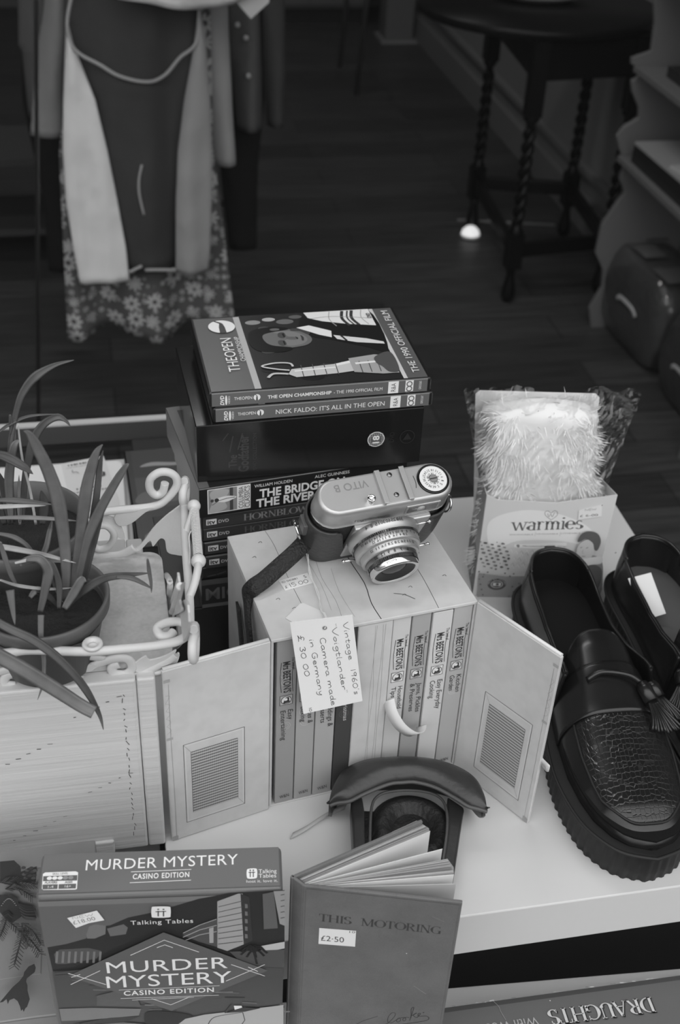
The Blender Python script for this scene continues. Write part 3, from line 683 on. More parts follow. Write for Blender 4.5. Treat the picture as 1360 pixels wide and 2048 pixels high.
b = B(); loft(b, [(stad(56, 15.5), 1), (stad(56, 15.5), 52)]); b.build('camera_body', ca, mat(.012, .5, bump=(900, .3)))
b = B(); loft(b, [(stad(57, 16.4), 51), (stad(57.4, 16.6), 52), (stad(57.2, 16.5), 66), (stad(56.6, 16.0), 69.5), (stad(55.2, 14.8), 71.6), (stad(53.5, 13.2), 72.2)]); b.build('top_plate', ca, METAL)
b = B(); loft(b, [(stad(57.6, 16.8), 50), (stad(57.9, 17.1), 50.6), (stad(57.6, 16.8), 51.4)]); b.build('trim_band', ca, CHROME)
# leather half case
def case_pt(s, t):
    ang = 2*pi*s; n = 96; pts = CS; x, y = pts[int(round(s*len(pts))) % len(pts)]
    front = y < -8 and abs(x) < 33
    top = 46 if abs(x) > 40 else (38 if y > 0 else lerp(3, 44, max(0, min(1, (abs(x)-27)/9.0))))
    z = lerp(-4.5, top, t); k = 1-.10*max(0, .25-t)*4*.25
    return V((x*k*MM, y*k*MM, z*MM))
CS = stad(60, 19, 40)
extra = []
for i in range(len(CS)):
    p, q2 = CS[i], CS[(i+1) % len(CS)]; dl = hypot(q2[0]-p[0], q2[1]-p[1]); k = max(1, int(dl/2.0))
    for j in range(k): extra.append((lerp(p[0], q2[0], j/k), lerp(p[1], q2[1], j/k)))
CS = extra
b = B(); b.grid(case_pt, len(CS), 10, True, wrap=True)
hc = b.build('half_case', ca, LEATH)
md = hc.modifiers.new('thick', 'SOLIDIFY'); md.thickness = .0018; md.offset = 0
b = B(); loft(b, [(stad(58.8, 17.8), -5.2), (stad(59.6, 18.6), -3.4)]); b.build('case_base', ca, LEATH)
# lens board and lens
MY = Mx.Rotation(radians(90), 4, 'X')   # lathe z axis -> -y
LZ = 31.5
def lensM(): return Mx.Translation((0, 0, LZ*MM)) @ MY @ Mx.Translation((0, 0, 16*MM)) @ Mx.Diagonal((.94, .94, .911, 1)) @ Mx.Translation((0, 0, -16*MM))
b = B(); b.prism([(-27*MM, -16*MM, 50*MM), (38*MM, -16*MM, 50*MM), (34*MM, -16*MM, 2*MM), (-30*MM, -16*MM, 2*MM)], (0, -5*MM, 0)); b.build('lens_board', ca, METAL, bevel=.0012)
def rings(prof): return [(r*MM, z*MM) for r, z in prof]
b = B(); b.lathe(rings([(24, 20), (31.5, 21), (31.5, 26), (29, 29.5), (28.5, 30)]), 64, lensM()); b.build('shutter_housing', ca, METAL)
def knurl(r0, z0, z1, n, d=.55):
    b = B(); vs = []
    for z in (z0, z1):
        for k in range(2*n): q = 2*pi*k/(2*n); r = (r0+(d if k % 2 else 0))*MM; vs.append(lensM() @ V((r*cos(q), r*sin(q), z*MM)))
    N = 2*n; b.add(vs, [(k, (k+1) % N, N+(k+1) % N, N+k) for k in range(N)], False); return b
knurl(29.2, 29.8, 32.4, 110).build('knurled_ring', ca, CHROME)
b = B(); b.lathe(rings([(29.2, 29.6), (28.4, 32.2), (28.6, 32.8), (28.6, 38.6), (27.6, 39.6), (25.5, 40)]), 64, lensM()); b.build('speed_ring', ca, METAL)
b = B(); b.lathe(rings([(25.4, 39.6), (25.4, 45.2), (24.4, 46.2), (22.6, 46.4)]), 64, lensM()); b.build('aperture_ring', ca, METAL)
b = B(); b.lathe(rings([(22.4, 46), (22.6, 50), (21.4, 51)]), 64, lensM()); b.build('focus_ring', ca, METALD)
knurl(21.6, 50.6, 54.2, 84).build('knurled_ring', ca, CHROME)
b = B(); b.lathe(rings([(21.4, 54), (21.2, 58.6), (20.4, 59.8), (18.6, 59.9), (17.6, 58.4)]), 64, lensM()); b.build('front_rim', ca, CHROME)
b = B(); b.lathe(rings([(17.8, 58.2), (15.0, 56.4), (11, 55)]), 48, lensM()); b.build('lens_bezel', ca, mat(.012, .35))
b = B(); b.lathe(rings([(11.2, 55), (9, 56.2), (5, 57.2), (.01, 57.6)]), 40, lensM()); b.build('front_glass', ca, mat(.01, .03, spec=1.0))
def cyl_art(r, z, E=.62, conv=-1):
    # u runs round the barrel over its top, v along the lens axis towards the front
    def fn(u, v, w):
        q = pi/2-u/r; R = (r*MM+w+.0001); return lensM() @ V((R*cos(q), R*sin(q), (z+v)*MM))
    return Art(fn, E)
# lathe frame: local x -> x, local y -> up, so q = pi/2 is the top of the barrel; the figures read from behind the camera
def ringtext(items, r, z, h, g=25):
    a = cyl_art(r, z)
    for s, ang in items:
        n = len(s)*h*.62; a.text(s, radians(ang)*r-n/2+n, h, h, g, w=n, rot=180)
    return a
ringtext([('300', 14), ('125', 4), ('60', -6), ('30', -14), ('15', -23), ('8', -32), ('4', -41)], 31.5, 22.2, 3.0).build('speed_figures', ca)
ringtext([(s, 52-i*9.5) for i, s in enumerate(('5', '6', '7', '8', '9', '10', '11', '12', '13', '14', '15', '16', '17'))], 28.6, 33.2, 2.3).build('value_figures', ca)
ringtext([('2.8', 18), ('4', 9), ('5.6', -1), ('8', -11), ('11', -20), ('16', -30), ('22', -39)], 28.6, 36, 2.3).build('aperture_figures', ca)
ringtext([(s, 40-i*13) for i, s in enumerate(('22', '11', '5.6', '2.8', '2.8', '5.6', '11', '22'))], 25.4, 41, 2.4).build('depth_figures', ca)
ringtext([('6', 24), ('7', 8), ('8', -7), ('9', -20), ('12', -34), ('20', -50)], 22.6, 46.8, 2.8).build('distance_figures', ca)
ringtext([('4793203', -20)], 21.3, 55, 2.0).build('serial_figures', ca)
for (x, z, y) in ((-29, 20, -33), (30, 46, -24), (29, 30, -36)):
    b = B(); b.tube([(x*.85*MM, y*MM, (z)*MM), (x*1.18*MM, y*MM, (z+1)*MM)], .0010, 8); b.ball((x*1.2*MM, y*MM, (z+1)*MM), .0016, 10); b.build('lever', ca, CHROME)
# accessory shoe
b = B(); b.box((-5*MM, -14*MM, 72*MM), (17*MM, 14*MM, 72.9*MM))
for x0, x1, xi in ((-6.5, -4.5, -2.2), (16.5, 18.5, 14.2)):
    lo, hi = min(x0, x1), max(x0, x1); b.box((lo*MM, -15*MM, 72*MM), (hi*MM, 14.5*MM, 76*MM)); b.box((min(lo, xi)*MM, -15*MM, 75.2*MM), (max(hi, xi)*MM, 14.5*MM, 76.2*MM))
b.build('accessory_shoe', ca, METAL, bevel=.0003)
b = B(); b.mat(METALD)
for y in (-8, 10): b.lathe(rings([(2.1, 72.9), (2.1, 73.5), (.01, 73.7)]), 18, Mx.Translation((6*MM, y*MM, 0)))
b.build('screw', ca, METALD)
b = B(); b.lathe(rings([(3.4, 72), (3.4, 77.2), (2.9, 77.8), (2.0, 77.8), (1.8, 76.6), (.01, 76.2)]), 24, Mx.Translation((-16*MM, -9*MM, 0))); b.build('shutter_button', ca, CHROME)
b = B(); b.lathe(rings([(13.2, 72), (13.2, 73.2), (12.4, 73.8), (11.6, 73.4), (11.4, 73.3)]), 40, Mx.Translation((40*MM, 0, 0))); b.build('film_dial', ca, mat(.05, .3, metal=1.0))
a = Art.face((40*MM, 0, 73.3*MM), (1, 0, 0), (0, 1, 0), E=.75)
a.circ(0, 0, 11.3, 205)
for k in range(14): q = 2*pi*k/14; a.text(str((k*3+9) % 40), 8.6*cos(q), 8.6*sin(q), 2.0, 35, a='c', rot=math.degrees(q)+90)
for k in range(10): q = 2*pi*k/10+.2; a.text(str((k*7) % 31), 5.3*cos(q), 5.3*sin(q), 1.7, 45, a='c', rot=math.degrees(q)+90)
a.circ(0, 0, 3.4, 120); a.rect(-3, -.5, 3, .5, 40); a.ring(0, 0, 3.4, .3, 60); a.build('dial_print', ca)
a = Art.face((0, 0, 72.2*MM), (1, 0, 0), (0, 1, 0), E=.75)
a.text('VITO B', -13, 9.5, 6.2, 118, w=28, rot=180, bold=.01); a.build('top_engraving', ca); a = Art.face((0, 0, 72.2*MM), (1, 0, 0), (0, 1, 0), E=.75); a.line([(24, -5), (25.3, 0), (25, 6)], .6, 60, 4); a.build('engraved_arrow', ca)
a = Art.face((0, -16.5*MM, 0), (1, 0, 0), (0, 0, 1), E=.75)
a.text('Voigtl\u00e4nder', -28, 55.2, 3.6, 42, w=25, shear=.45, bold=.0); a.line([(-28, 54.2), (-6, 54.0), (-2, 58)], .3, 60, 3); a.build('maker_script', ca)
b = B(); b.box((14*MM, -17.2*MM, 54.5*MM), (43*MM, -16.2*MM, 66.5*MM)); b.build('finder_frame', ca, METAL, bevel=.0004)
b = B(); b.box((16*MM, -17.5*MM, 56*MM), (41*MM, -17.1*MM, 65*MM)); b.build('finder_window', ca, mat(.16, .05, spec=.9))
b = B(); b.lathe(rings([(3.6, 17.3), (3.6, 17.7), (.01, 18.2)]), 20, Mx.Translation((27*MM, 0, 60.5*MM)) @ MY); b.build('finder_lens', ca, mat(.5, .15))
b = B(); b.box((-3*MM, -21.8*MM, 47.5*MM), (4*MM, -16*MM, 51.2*MM)); b.build('latch', ca, mat(.02, .4))
# strap lug, ring and strap
for s in (-1, 1):
    lug = B(); lug.prism([(s*58*MM, -7*MM, 26*MM), (s*58*MM, 7*MM, 26*MM), (s*59*MM, 6*MM, 40*MM), (s*59*MM, -6*MM, 40*MM)], (s*4.5*MM, 0, 0)); lug.build('strap_lug', ca, mat(.09, .35), bevel=.001)
    c = V((s*65*MM, 0, 25*MM)); q = [c+V((s*2.2*MM*cos(t), 8*MM*sin(t), 7*MM*cos(t))) for t in [2*pi*k/24 for k in range(24)]]
    B().tube(q, .0012, 8, True).build('strap_ring', ca, CHROME)
tl = V((BX, BY, BZ))
LFT = M0.to_3x3() @ V((-1, 0, 0))
pth = [at(612, 1082, .912), at(590, 1105, .909), at(560, 1132, .903), at(528, 1160, .899), at(506, 1176, .8955)]
pe = M0 @ V((-.0075, .058, H_-.004)); pf = M0 @ V((-.0095, .048, H_-.022)); pg = M0 @ V((-.0085, .040, H_-.06)); ph = M0 @ V((-.0080, .036, .06)); pi2 = M0 @ V((-.0080, .034, .012))
p0 = smooth_path(pth+[pe, pf, pg, ph, pi2], 6)
def sdir(i):
    t = i/len(p0); a_ = (p0[min(i+1, len(p0)-1)]-p0[max(i-1, 0)]).cross(p0[i]-EYE).normalized(); a_ = a_ if a_.y > 0 else -a_; b_ = M0.to_3x3() @ V((0, 1, 0)); return (a_*(1-max(0, min(1, t*4-1.4)))+b_*max(0, min(1, t*4-1.4))).normalized()
STRAP = mat(.022, .55, bump=(420, .5))
B().ribbon(p0, [.0070]*len(p0), [sdir(i) for i in range(len(p0))], .0013).build('strap', ca, STRAP, world=True)
p2 = smooth_path([M0 @ V((-.0068, .090, .150)), M0 @ V((-.0080, .074, .12)), M0 @ V((-.010, .060, .08)), M0 @ V((-.009, .056, .04)), M0 @ V((-.0080, .052, .012))], 5)
B().ribbon(p2, .005, tuple(M0.to_3x3() @ V((0, 1, 0))), .001).build('strap', ca, STRAP, world=True)
# paper tags on strings
tg = thing('paper_price_tag', 'white paper tag with handwriting hanging in front of the books', 'price tag', (0, 0, 0))
n_ = V((sin(BR), -cos(BR), .10)).normalized(); Pt = P0+pl_n*.011+V((0, 0, .185))
c4 = [atp(x, y, Pt, n_) for x, y in ((580, 1245), (705, 1230), (725, 1402), (607, 1428))]
ux = ((c4[1]-c4[0])+(c4[2]-c4[3])).normalized(); uy = n_.cross(ux); o = c4[3]
wd_ = .5*((c4[1]-c4[0]).length+(c4[2]-c4[3]).length); hg_ = .5*((c4[0]-c4[3]).length+(c4[1]-c4[2]).length)
def _cc(u, v):  # bilinear so the card keeps the four measured corners
    return c4[3]*(1-u)*(1-v)+c4[2]*u*(1-v)+c4[1]*u*v+c4[0]*(1-u)*v
_MW[tg.name] = Mx.Translation(c4[0]); tg.matrix_world = _MW[tg.name]
B().prism([c4[3], c4[2], c4[1], c4[0]], -n_*.0006).build('card', tg, mat(.86, .7), world=True)
CW, CH = wd_*1000, hg_*1000
a = Art(lambda u, v, w: _cc(u/CW, v/CH)+n_*w, E=.9)
for s, x, y, h, w in (('Vintage', CW*.83, CH*.93, 4.2, CH*.43), ("1960's", CW*.86, CH*.40, 4.6, CH*.31), ('"Voigtlander"', CW*.64, CH*.93, 4.2, CH*.80), ('Camera made', CW*.43, CH*.80, 4.4, CH*.78), ('in Germany', CW*.26, CH*.80, 4.2, CH*.64), ('\u00a3 30 00', CW*.085, CH*.86, 4.6, CH*.46)):
    a.hand(s, x, y, h, 58, w=w, rot=-88, pen=.38)
a.hand('10', CW*.10, CH*.06, 2.4, 60, w=4.5, rot=-88, pen=.3)
a.circ(CW*.53, CH*.90, 1.7, 118); a.ring(CW*.53, CH*.90, 1.7, .5, 160)
a.build('handwriting', tg, world=True)
hole = _cc(.53, .90)+n_*.0008; ring_pt = at(611, 1098, .900)
st = smooth_path([ring_pt, at(622, 1150, .8935), at(640, 1205, .8925), at(647, 1238, .8955), hole], 6)
B().tube(st, .0006, 6).build('string', tg, mat(.7, .8), world=True)
B().tube([p+V((.0012*sin(i*.8), .0005, .0003+.0004*cos(i*.8))) for i, p in enumerate(st)], .00045, 6).build('string', tg, mat(.75, .8), world=True)
bt = thing('blank_tag', 'blank white tag lying on the box top behind the written tag', 'price tag', (0, 0, 0))
_MW[bt.name] = Mx.Translation(at(600, 1240, .8898)); bt.matrix_world = _MW[bt.name]
pts = [at(x, y, .8896) for x, y in ((571, 1237), (600, 1208), (607, 1207), (650, 1226), (656, 1240), (640, 1262), (598, 1252))]
B().prism(pts, (0, 0, .0005)).build('card', bt, mat(.80, .7), world=True)
# ---------------------------------------------------------------- game box standing at the front
ZT = .82
c0, c1 = at(70, 1795, ZT), at(566, 1778, ZT); k0 = at(78, 1705, ZT)
ux = (c1-c0).normalized(); uz = V((0, 0, 1)); nf = ux.cross(uz); GW = (c1-c0).length; GH = .255; GD = (k0-c0).dot(-nf)
gb = thing('board_game_box', 'grey mystery game box with white capitals and a seaside casino picture', 'game box', (c0.x, c0.y, ZT-GH), atan2(ux.y, ux.x))
B().box((0, 0, 0), (GW, GD, GH)).build('box_body', gb, mat(.13, .35), bevel=.0035, seg=4)
P = facepx(c0+nf*.0004, ux, uz); C = lambda X, Y: P(X/2.2667, 1660+Y/2.2667)
a = Art.face(c0+nf*.0004, ux, uz, E=.55, rough=.35, base=.0003)
W, Hh = GW*1000, GH*1000
a.rect(1.5, -Hh+2, W-1.5, -3.5, 80); a.rect(1.5, -9, W-1.5, -3.5, 96)
cp = lambda L: [C(x, y) for x, y in L]
# hillside, cliffs, sea and town
a.poly(cp([(215, 530), (300, 515), (390, 490), (420, 440), (500, 430), (580, 395), (700, 370), (800, 340), (900, 310), (1040, 285), (1290, 270), (1290, 560), (900, 600), (500, 620), (240, 640)]), 36)
a.poly(cp([(392, 470), (405, 435), (430, 425), (480, 432), (478, 470), (430, 490), (395, 490)]), 92); a.poly(cp([(485, 445), (560, 425), (580, 440), (570, 470), (500, 480)]), 84)
a.poly(cp([(245, 560), (270, 540), (400, 532), (460, 545), (440, 580), (300, 605), (255, 605)]), 66)
for x in range(260, 460, 28): a.line(cp([(x, 548), (x-4, 600)]), 1.6, 96)
a.poly(cp([(985, 320), (1080, 285), (1100, 285), (1105, 515), (1030, 545), (985, 530)]), 128); a.poly(cp([(1090, 285), (1130, 300), (1145, 500), (1105, 515)]), 44)
for i in range(8): a.line(cp([(990, 345+i*24), (1100, 318+i*26)]), .7, 62)
for i in range(5): a.poly(cp([(1110, 330+i*34), (1122, 332+i*34), (1123, 350+i*34), (1111, 350+i*34)]), 90)
a.poly(cp([(1190, 285), (1240, 275), (1260, 440), (1196, 445)]), 76); a.poly(cp([(1240, 272), (1290, 270), (1292, 430), (1268, 420)]), 120)
for i in range(5): a.line(cp([(1272, 290+i*26), (1290, 286+i*26)]), .8, 60)
a.poly(cp([(825, 470), (900, 430), (985, 400), (985, 525), (900, 500)]), 62)
for i in range(3): a.line(cp([(830, 462+i*18), (905, 425+i*22), (982, 398+i*28)]), .8, 128)
a.poly(cp([(948, 440), (968, 434), (968, 505), (950, 506)]), 130)
a.poly(cp([(1180, 520), (1290, 500), (1290, 530), (1190, 550)]), 150); a.poly(cp([(1040, 545), (1290, 535), (1285, 640), (1100, 600)]), 62)
for k in range(9): q = k*.7; a.line([C(1150, 545), C(1150+30*cos(q), 530+18*sin(q)), C(1150+62*cos(q), 552+20*sin(q))], 1.8, 26, 3)
a.line(cp([(1150, 545), (1165, 600)]), 1.5, 30)
a.poly(cp([(240, 640), (500, 610), (900, 600), (1285, 620), (1280, 780), (800, 850), (280, 878)]), 58)
for i in range(26):
    rx = 250+((i*173) % 960); ry = 650+((i*67) % 190); a.line(cp([(rx, ry), (rx+60+(i*31) % 70, ry-4+(i*5) % 9)]), .8+.5*(i % 3), (34, 84, 44, 70, 100)[i % 5])
a.poly(cp([(270, 800), (420, 795), (640, 800), (630, 830), (400, 850), (280, 855)]), 96); a.poly(cp([(330, 870), (500, 840), (640, 832), (520, 878)]), 40)
a.blob(cp([(660, 820), (740, 810), (870, 830), (860, 870), (760, 878), (670, 878)]), 26)
a.poly(cp([(440, 740), (520, 720), (620, 745), (640, 790), (440, 785)]), 70)
# pale open-top car
a.poly(cp([(805, 872), (840, 845), (930, 825), (1020, 815), (1110, 812), (1180, 795), (1284, 782), (1284, 900), (800, 900)]), 140)
a.line(cp([(940, 878), (960, 845), (1000, 830), (1100, 815)]), .7, 40, 3); a.line(cp([(1100, 815), (1110, 850), (1090, 878)]), .7, 60); a.poly(cp([(1060, 785), (1095, 785), (1100, 800), (1066, 812)]), 190); a.line(cp([(1020, 818), (1050, 780), (1058, 782)]), 1, 50); a.poly(cp([(1020, 818), (1110, 812), (1180, 796), (1100, 792)]), 40)
a.poly(cp([(300, 880), (560, 860), (820, 880), (820, 960), (300, 960)]), 90)
# diamond badge with the title
a.poly(cp([(310, 650), (742, 452), (1215, 625), (778, 808)]), 74)
ln = lambda L, w=.55, g=205: a.line(cp(L), w, g)
ln([(592, 556), (745, 487), (902, 541)]); ln([(712, 521), (748, 508), (784, 521)]); ln([(688, 752), (775, 780), (858, 745)])
ln([(310, 637), (482, 688)]); ln([(322, 688), (455, 625)]); ln([(325, 655), (365, 642)]); ln([(1048, 597), (1200, 649)]); ln([(1024, 672), (1200, 597)]); ln([(1125, 608), (1168, 628)])
def onp(body, X0, Y0, X1, Y1, hpx, g=205, **k):
    p, q = C(X0, Y0), C(X1, Y1); h = C(X0, Y0-hpx); rot = math.degrees(atan2(q[1]-p[1], q[0]-p[0]))
    a.text(body, p[0], p[1], h[1]-p[1], g, w=hypot(q[0]-p[0], q[1]-p[1]), rot=rot, **k)
onp('MURDER', 487, 636, 1032, 612, 50, space=1.05); onp('MYSTERY', 487, 703, 1050, 678, 52); onp('CASINO EDITION', 563, 737, 970, 720, 20, bold=.02, space=1.15)
ln([(540, 712), (995, 692)], .45); ln([(548, 750), (992, 735)], .45); ln([(600, 757), (880, 744)], .4)
onp('Talking Tables', 594, 416, 876, 406, 18, space=1.1)
a.blob(cp([(688, 340), (700, 333), (765, 333), (774, 342), (774, 372), (766, 382), (698, 383), (688, 374)]), 222, 3)
for x in (718, 742): a.line(cp([(x, 352), (x, 377)]), .9, 60); a.circ(*C(x, 345), .7, 60)
a.line(cp([(706, 356), (754, 354)]), .9, 60)
a.build('front_print', gb, world=True)
# torn price sticker
st_ = Art.face(c0+nf*.0004, ux, uz, E=.62, base=.0012)
st_.poly(cp([(305, 392), (440, 358), (474, 402), (405, 415), (345, 437)]), 205)
a = st_; a.hand('NEW', *C(330, 398), 2.6, 120, w=C(430, 380)[0]-C(330, 398)[0], rot=14, pen=.35); onp('\u00a318.00', 336, 422, 436, 400, 16, 110); a.build('price_sticker', gb, world=True)
# top face
P = facepx(c0+V((0, 0, .0002)), ux, -nf); C2 = lambda X, Y: P(60+X/2.6154, 1680+Y/2.6154)
a = Art.face(c0+V((0, 0, .0002)), ux, -nf, E=.62, rough=.4, base=.0002)
def ont(body, X0, Y0, X1, Y1, hpx, g=215, **k):
    p, q = C2(X0, Y0), C2(X1, Y1); h = C2(X0, Y0-hpx); rot = math.degrees(atan2(q[1]-p[1], q[0]-p[0]))
    a.text(body, p[0], p[1], abs(h[1]-p[1]), g, w=hypot(q[0]-p[0], q[1]-p[1]), rot=rot, **k)
a.rect(2, 2.5, W-2, GD*1000-2, 84)
ont('MURDER MYSTERY', 290, 160, 1088, 128, 54, space=1.04); ont('CASINO EDITION', 537, 206, 833, 194, 26, bold=.02, space=1.15)
cq = lambda L: [C2(x, y) for x, y in L]
a.line(cq([(528, 168), (844, 155)]), .45, 205); a.line(cq([(522, 225), (842, 211)]), .45, 205)
a.blob(cq([(1134, 160), (1145, 152), (1180, 150), (1188, 160), (1188, 192), (1180, 202), (1145, 204), (1134, 194)]), 222, 3)
for x in (1152, 1168): a.line(cq([(x, 166), (x, 196)]), .7, 70); a.circ(*C2(x, 160), .6, 70)
a.line(cq([(1143, 172), (1178, 171)]), .7, 70)
ont('Talking', 1196, 176, 1290, 173, 20); ont('Tables', 1196, 200, 1288, 197, 20); ont('host it. love it.', 1132, 226, 1296, 221, 14, 190)
a.poly(cq([(68, 180), (80, 172), (240, 166), (252, 172), (246, 258), (236, 262), (70, 264), (62, 258)]), 205)
a.poly(cq([(70, 192), (248, 186), (247, 214), (68, 218)]), 76); a.poly(cq([(66, 236), (146, 234), (144, 259), (66, 261)]), 76); a.poly(cq([(151, 234), (242, 231), (240, 256), (149, 259)]), 76)
for i, x in enumerate((102, 130, 158, 186, 214)): a.circ(*C2(x, 203-i*.8), 1.7, 215 if i < 3 else 120, 1.4)
ont('SKILL LEVEL', 118, 186, 200, 182, 10, 80); ont('PLAYERS', 78, 232, 142, 230, 11, 80, bold=.02); ont('AGES', 182, 230, 222, 228, 11, 80, bold=.02); ont('1-4', 94, 255, 122, 254, 12, 205); ont('16+', 182, 252, 214, 251, 12, 205)
a.build('top_print', gb, world=True)

# ---------------------------------------------------------------- cloth-bound book standing with its pages fanned
ZB = .82; BH = .19
bk = thing('hardback_book', 'old grey cloth book standing open with fanned pages and small price sticker', 'book', (0, 0, 0))
q0 = at(607, 1772, ZB); _MW[bk.name] = Mx.Translation((q0.x, q0.y, ZB-BH)); bk.matrix_world = _MW[bk.name]
def clothn(n, p):
    k = NT(n); co = k.coords((1, 1, 1)); nz = k.noise(co, 35, 5, .6); fine = k.noise(k.coords((900, 900, 1400)), 1, 2)
    f = k.math('ADD', k.math('MULTIPLY', nz, .7), k.math('MULTIPLY', fine, .3))
    k.link(k.ramp(f, [(.3, .125), (.55, .16), (.75, .185)]), p.inputs['Base Color']); k.bump(fine, p, .25, .0006)
CLOTH = mat(.15, .7, key='worn_book_cloth', build=clothn); PAGE = mat(.72, .8); PEDGE = mat(.30, .8)
def slab(b, p, q, th, z0, z1):
    p, q = V(p), V(q); d = (q-p).normalized(); n2 = V((-d.y, d.x, 0)) if True else None
    b.prism([V((p.x, p.y, z0)), V((q.x, q.y, z0)), V((q.x, q.y, z0))+n2*th, V((p.x, p.y, z0))+n2*th], (0, 0, z1-z0))
f0, f1 = at(607, 1772, ZB), at(925, 1806, ZB); s0 = at(580, 1752, ZB); b1 = at(843, 1640, ZB)
b = B(); slab(b, f0, f1, .0026, ZB-BH, ZB); fc = b.build('front_cover', bk, CLOTH, world=True, bevel=.0006)
b = B(); slab(b, s0, f0, .0024, ZB-BH, ZB); b.build('spine', bk, CLOTH, world=True, bevel=.0008)
b = B(); slab(b, b1+V((0, .001, 0)), s0, .0024, ZB-BH, ZB); b.build('back_cover', bk, CLOTH, world=True, bevel=.0006)
zt = ZB-.004; zb_ = ZB-BH+.004
D4 = lambda X, Y, z=zt: at(540+X/2.957, 1480+Y/2.957, z)
def block(name, L, m, z=zt):
    pts = [D4(x, y, z) for x, y in L]; b = B(); b.prism([V((p.x, p.y, zb_)) for p in pts], (0, 0, z-zb_)); return b.build(name, bk, m, world=True)
def edge_lines(name, A0, A1, B0, B1, n, z=zt):
    """leaf edges over the top of a block: from line A0-A1 to line B0-B1"""
    a0, a1, b0_, b1_ = [D4(x, y, z) for x, y in (A0, A1, B0, B1)]; a = Art(lambda u, v, w: V((u/1000, v/1000, z+.0002+w)), E=.55)
    for i in range(n):
        t = (i+.5)/n+random.uniform(-.3, .3)/n; p = a0.lerp(b0_, t); q = a1.lerp(b1_, t); a.line([(p.x*1000, p.y*1000), (q.x*1000, q.y*1000)], random.uniform(.1, .35), random.choice((70, 90, 110, 150, 60, 170)))
    a.build(name, bk, world=True)
block('page_block', [(150, 806), (868, 476), (940, 522), (942, 540), (205, 846)], PEDGE); edge_lines('leaf_edges', (150, 806), (868, 478), (200, 842), (940, 530), 26)
block('loose_leaf', [(204, 847), (948, 536), (946, 541), (208, 850)], PAGE)
block('loose_leaf', [(212, 852), (1020, 642), (1019, 647), (216, 855)], PAGE)
block('page_block', [(212, 860), (1050, 702), (1086, 752), (1087, 790), (250, 866)], PEDGE); edge_lines('leaf_edges', (212, 860), (1050, 704), (245, 866), (1086, 788), 22)
block('loose_leaf', [(240, 867), (1088, 794), (1087, 800), (244, 870)], PAGE)
block('endpaper', [(230, 872), (1100, 848), (1099, 853), (234, 876)], mat(.5, .8))
ux = (f1-f0).normalized(); nf2 = ux.cross(uz); P = facepx(f0, ux, uz); C = lambda X, Y: P(540+X/2.957, 1720+Y/2.957)
a = Art.face(f0, ux, uz, E=.6, rough=.7, base=.0004)
_w = (f1-f0).length*1000; a.under(CLOTH, 2, -188, _w-2, -2)
p, q, h = C(288, 358), C(1010, 436), C(288, 322)
a.serif('THIS', p[0], p[1], h[1]-p[1]+1.5, 50, w=C(482, 378)[0]-p[0], rot=math.degrees(atan2(q[1]-p[1], q[0]-p[0])))
p2_ = C(540, 385); a.serif('MOTORING', p2_[0], p2_[1], h[1]-p[1]+1.5, 50, w=q[0]-p2_[0], rot=math.degrees(atan2(q[1]-p2_[1], q[0]-p2_[0])))
sg = lambda L: a.line([C(x, y) for x, y in L], .55, 52, 5)
sg([(510, 968), (560, 945), (636, 921)]); sg([(650, 968), (690, 965), (730, 930), (742, 905), (722, 900), (700, 925), (698, 955), (722, 958), (752, 938)]); sg([(752, 938), (766, 930), (772, 945), (756, 955), (748, 945), (766, 932), (790, 928)]); sg([(790, 930), (800, 928), (802, 942), (790, 948), (786, 936), (806, 926), (824, 930)]); sg([(826, 945), (850, 872), (836, 878), (834, 930)]); sg([(836, 918), (868, 900), (848, 914), (866, 928), (882, 915), (890, 904), (878, 905), (880, 920), (930, 920), (925, 945), (780, 968)]); a.circ(*C(908, 898), .6, 52)
a.line([C(850, 740), C(922, 788)], .25, 130); a.line([C(960, 330), C(1030, 360)], .2, 120); a.circ(*C(808, 548), .4, 190)
a.build('cover_lettering', bk, world=True)
a = Art.face(f0, ux, uz, E=.62, base=.0008)
a.poly([C(292, 396), C(510, 413), C(504, 507), C(287, 490)], 212)
p = C(302, 470); q = C(438, 482); rot = math.degrees(atan2(q[1]-p[1], q[0]-p[0])); a.text('\u00a32\u00b750', p[0], p[1], C(302, 440)[1]-p[1], 40, w=hypot(q[0]-p[0], q[1]-p[1]), rot=rot); p = C(470, 424); a.text('10', p[0], p[1], 2, 40, w=C(504, 426)[0]-p[0], rot=rot)
a.build('price_sticker', bk, world=True)

# ---------------------------------------------------------------- draughts box lying on the front bench
ZD = .60
dr = thing('board_game_box', 'flat worn draughts box with upside-down title lying on the front bench', 'game box', (0, 0, 0))
e0, e1 = at(868, 2017, ZD), at(1360, 1949, ZD); ux = (e1-e0).normalized(); uy_ = uz.cross(ux)
L_ = .36; D_d = .118; og = e0-uy_*D_d
_MW[dr.name] = Mx.Translation((og.x, og.y, ZD-.0396)) @ Mx.Rotation(atan2(ux.y, ux.x), 4, 'Z'); dr.matrix_world = _MW[dr.name]
B().box((0, 0, 0), (L_, D_d, .0394)).build('box_body', dr, mat(.07, .4), bevel=.0015)
P = facepx(og+V((0, 0, 0)), ux, uy_); C = lambda X, Y: P(860+X/2.72, 1760+Y/2.72)
a = Art.face(og, ux, uy_, E=.62, rough=.35)
dm = D_d*1000; lm = L_*1000
a.rect(1, 1, lm-1, dm-1, 60); a.rect(1, 1, lm-1, C(600, 650)[1], 84)
for i in range(40): x = random.uniform(5, lm-5); a.line([(x, dm-random.uniform(.1, .9)), (x+random.uniform(1, 5), dm-random.uniform(.1, .9))], random.uniform(.2, .7), random.choice((150, 180, 110)))
a.line([C(340, 660), C(372, 690), (C(385, 720)), C(412, 765)], .35, 130, 4); a.circ(*C(652, 660), .5, 190)
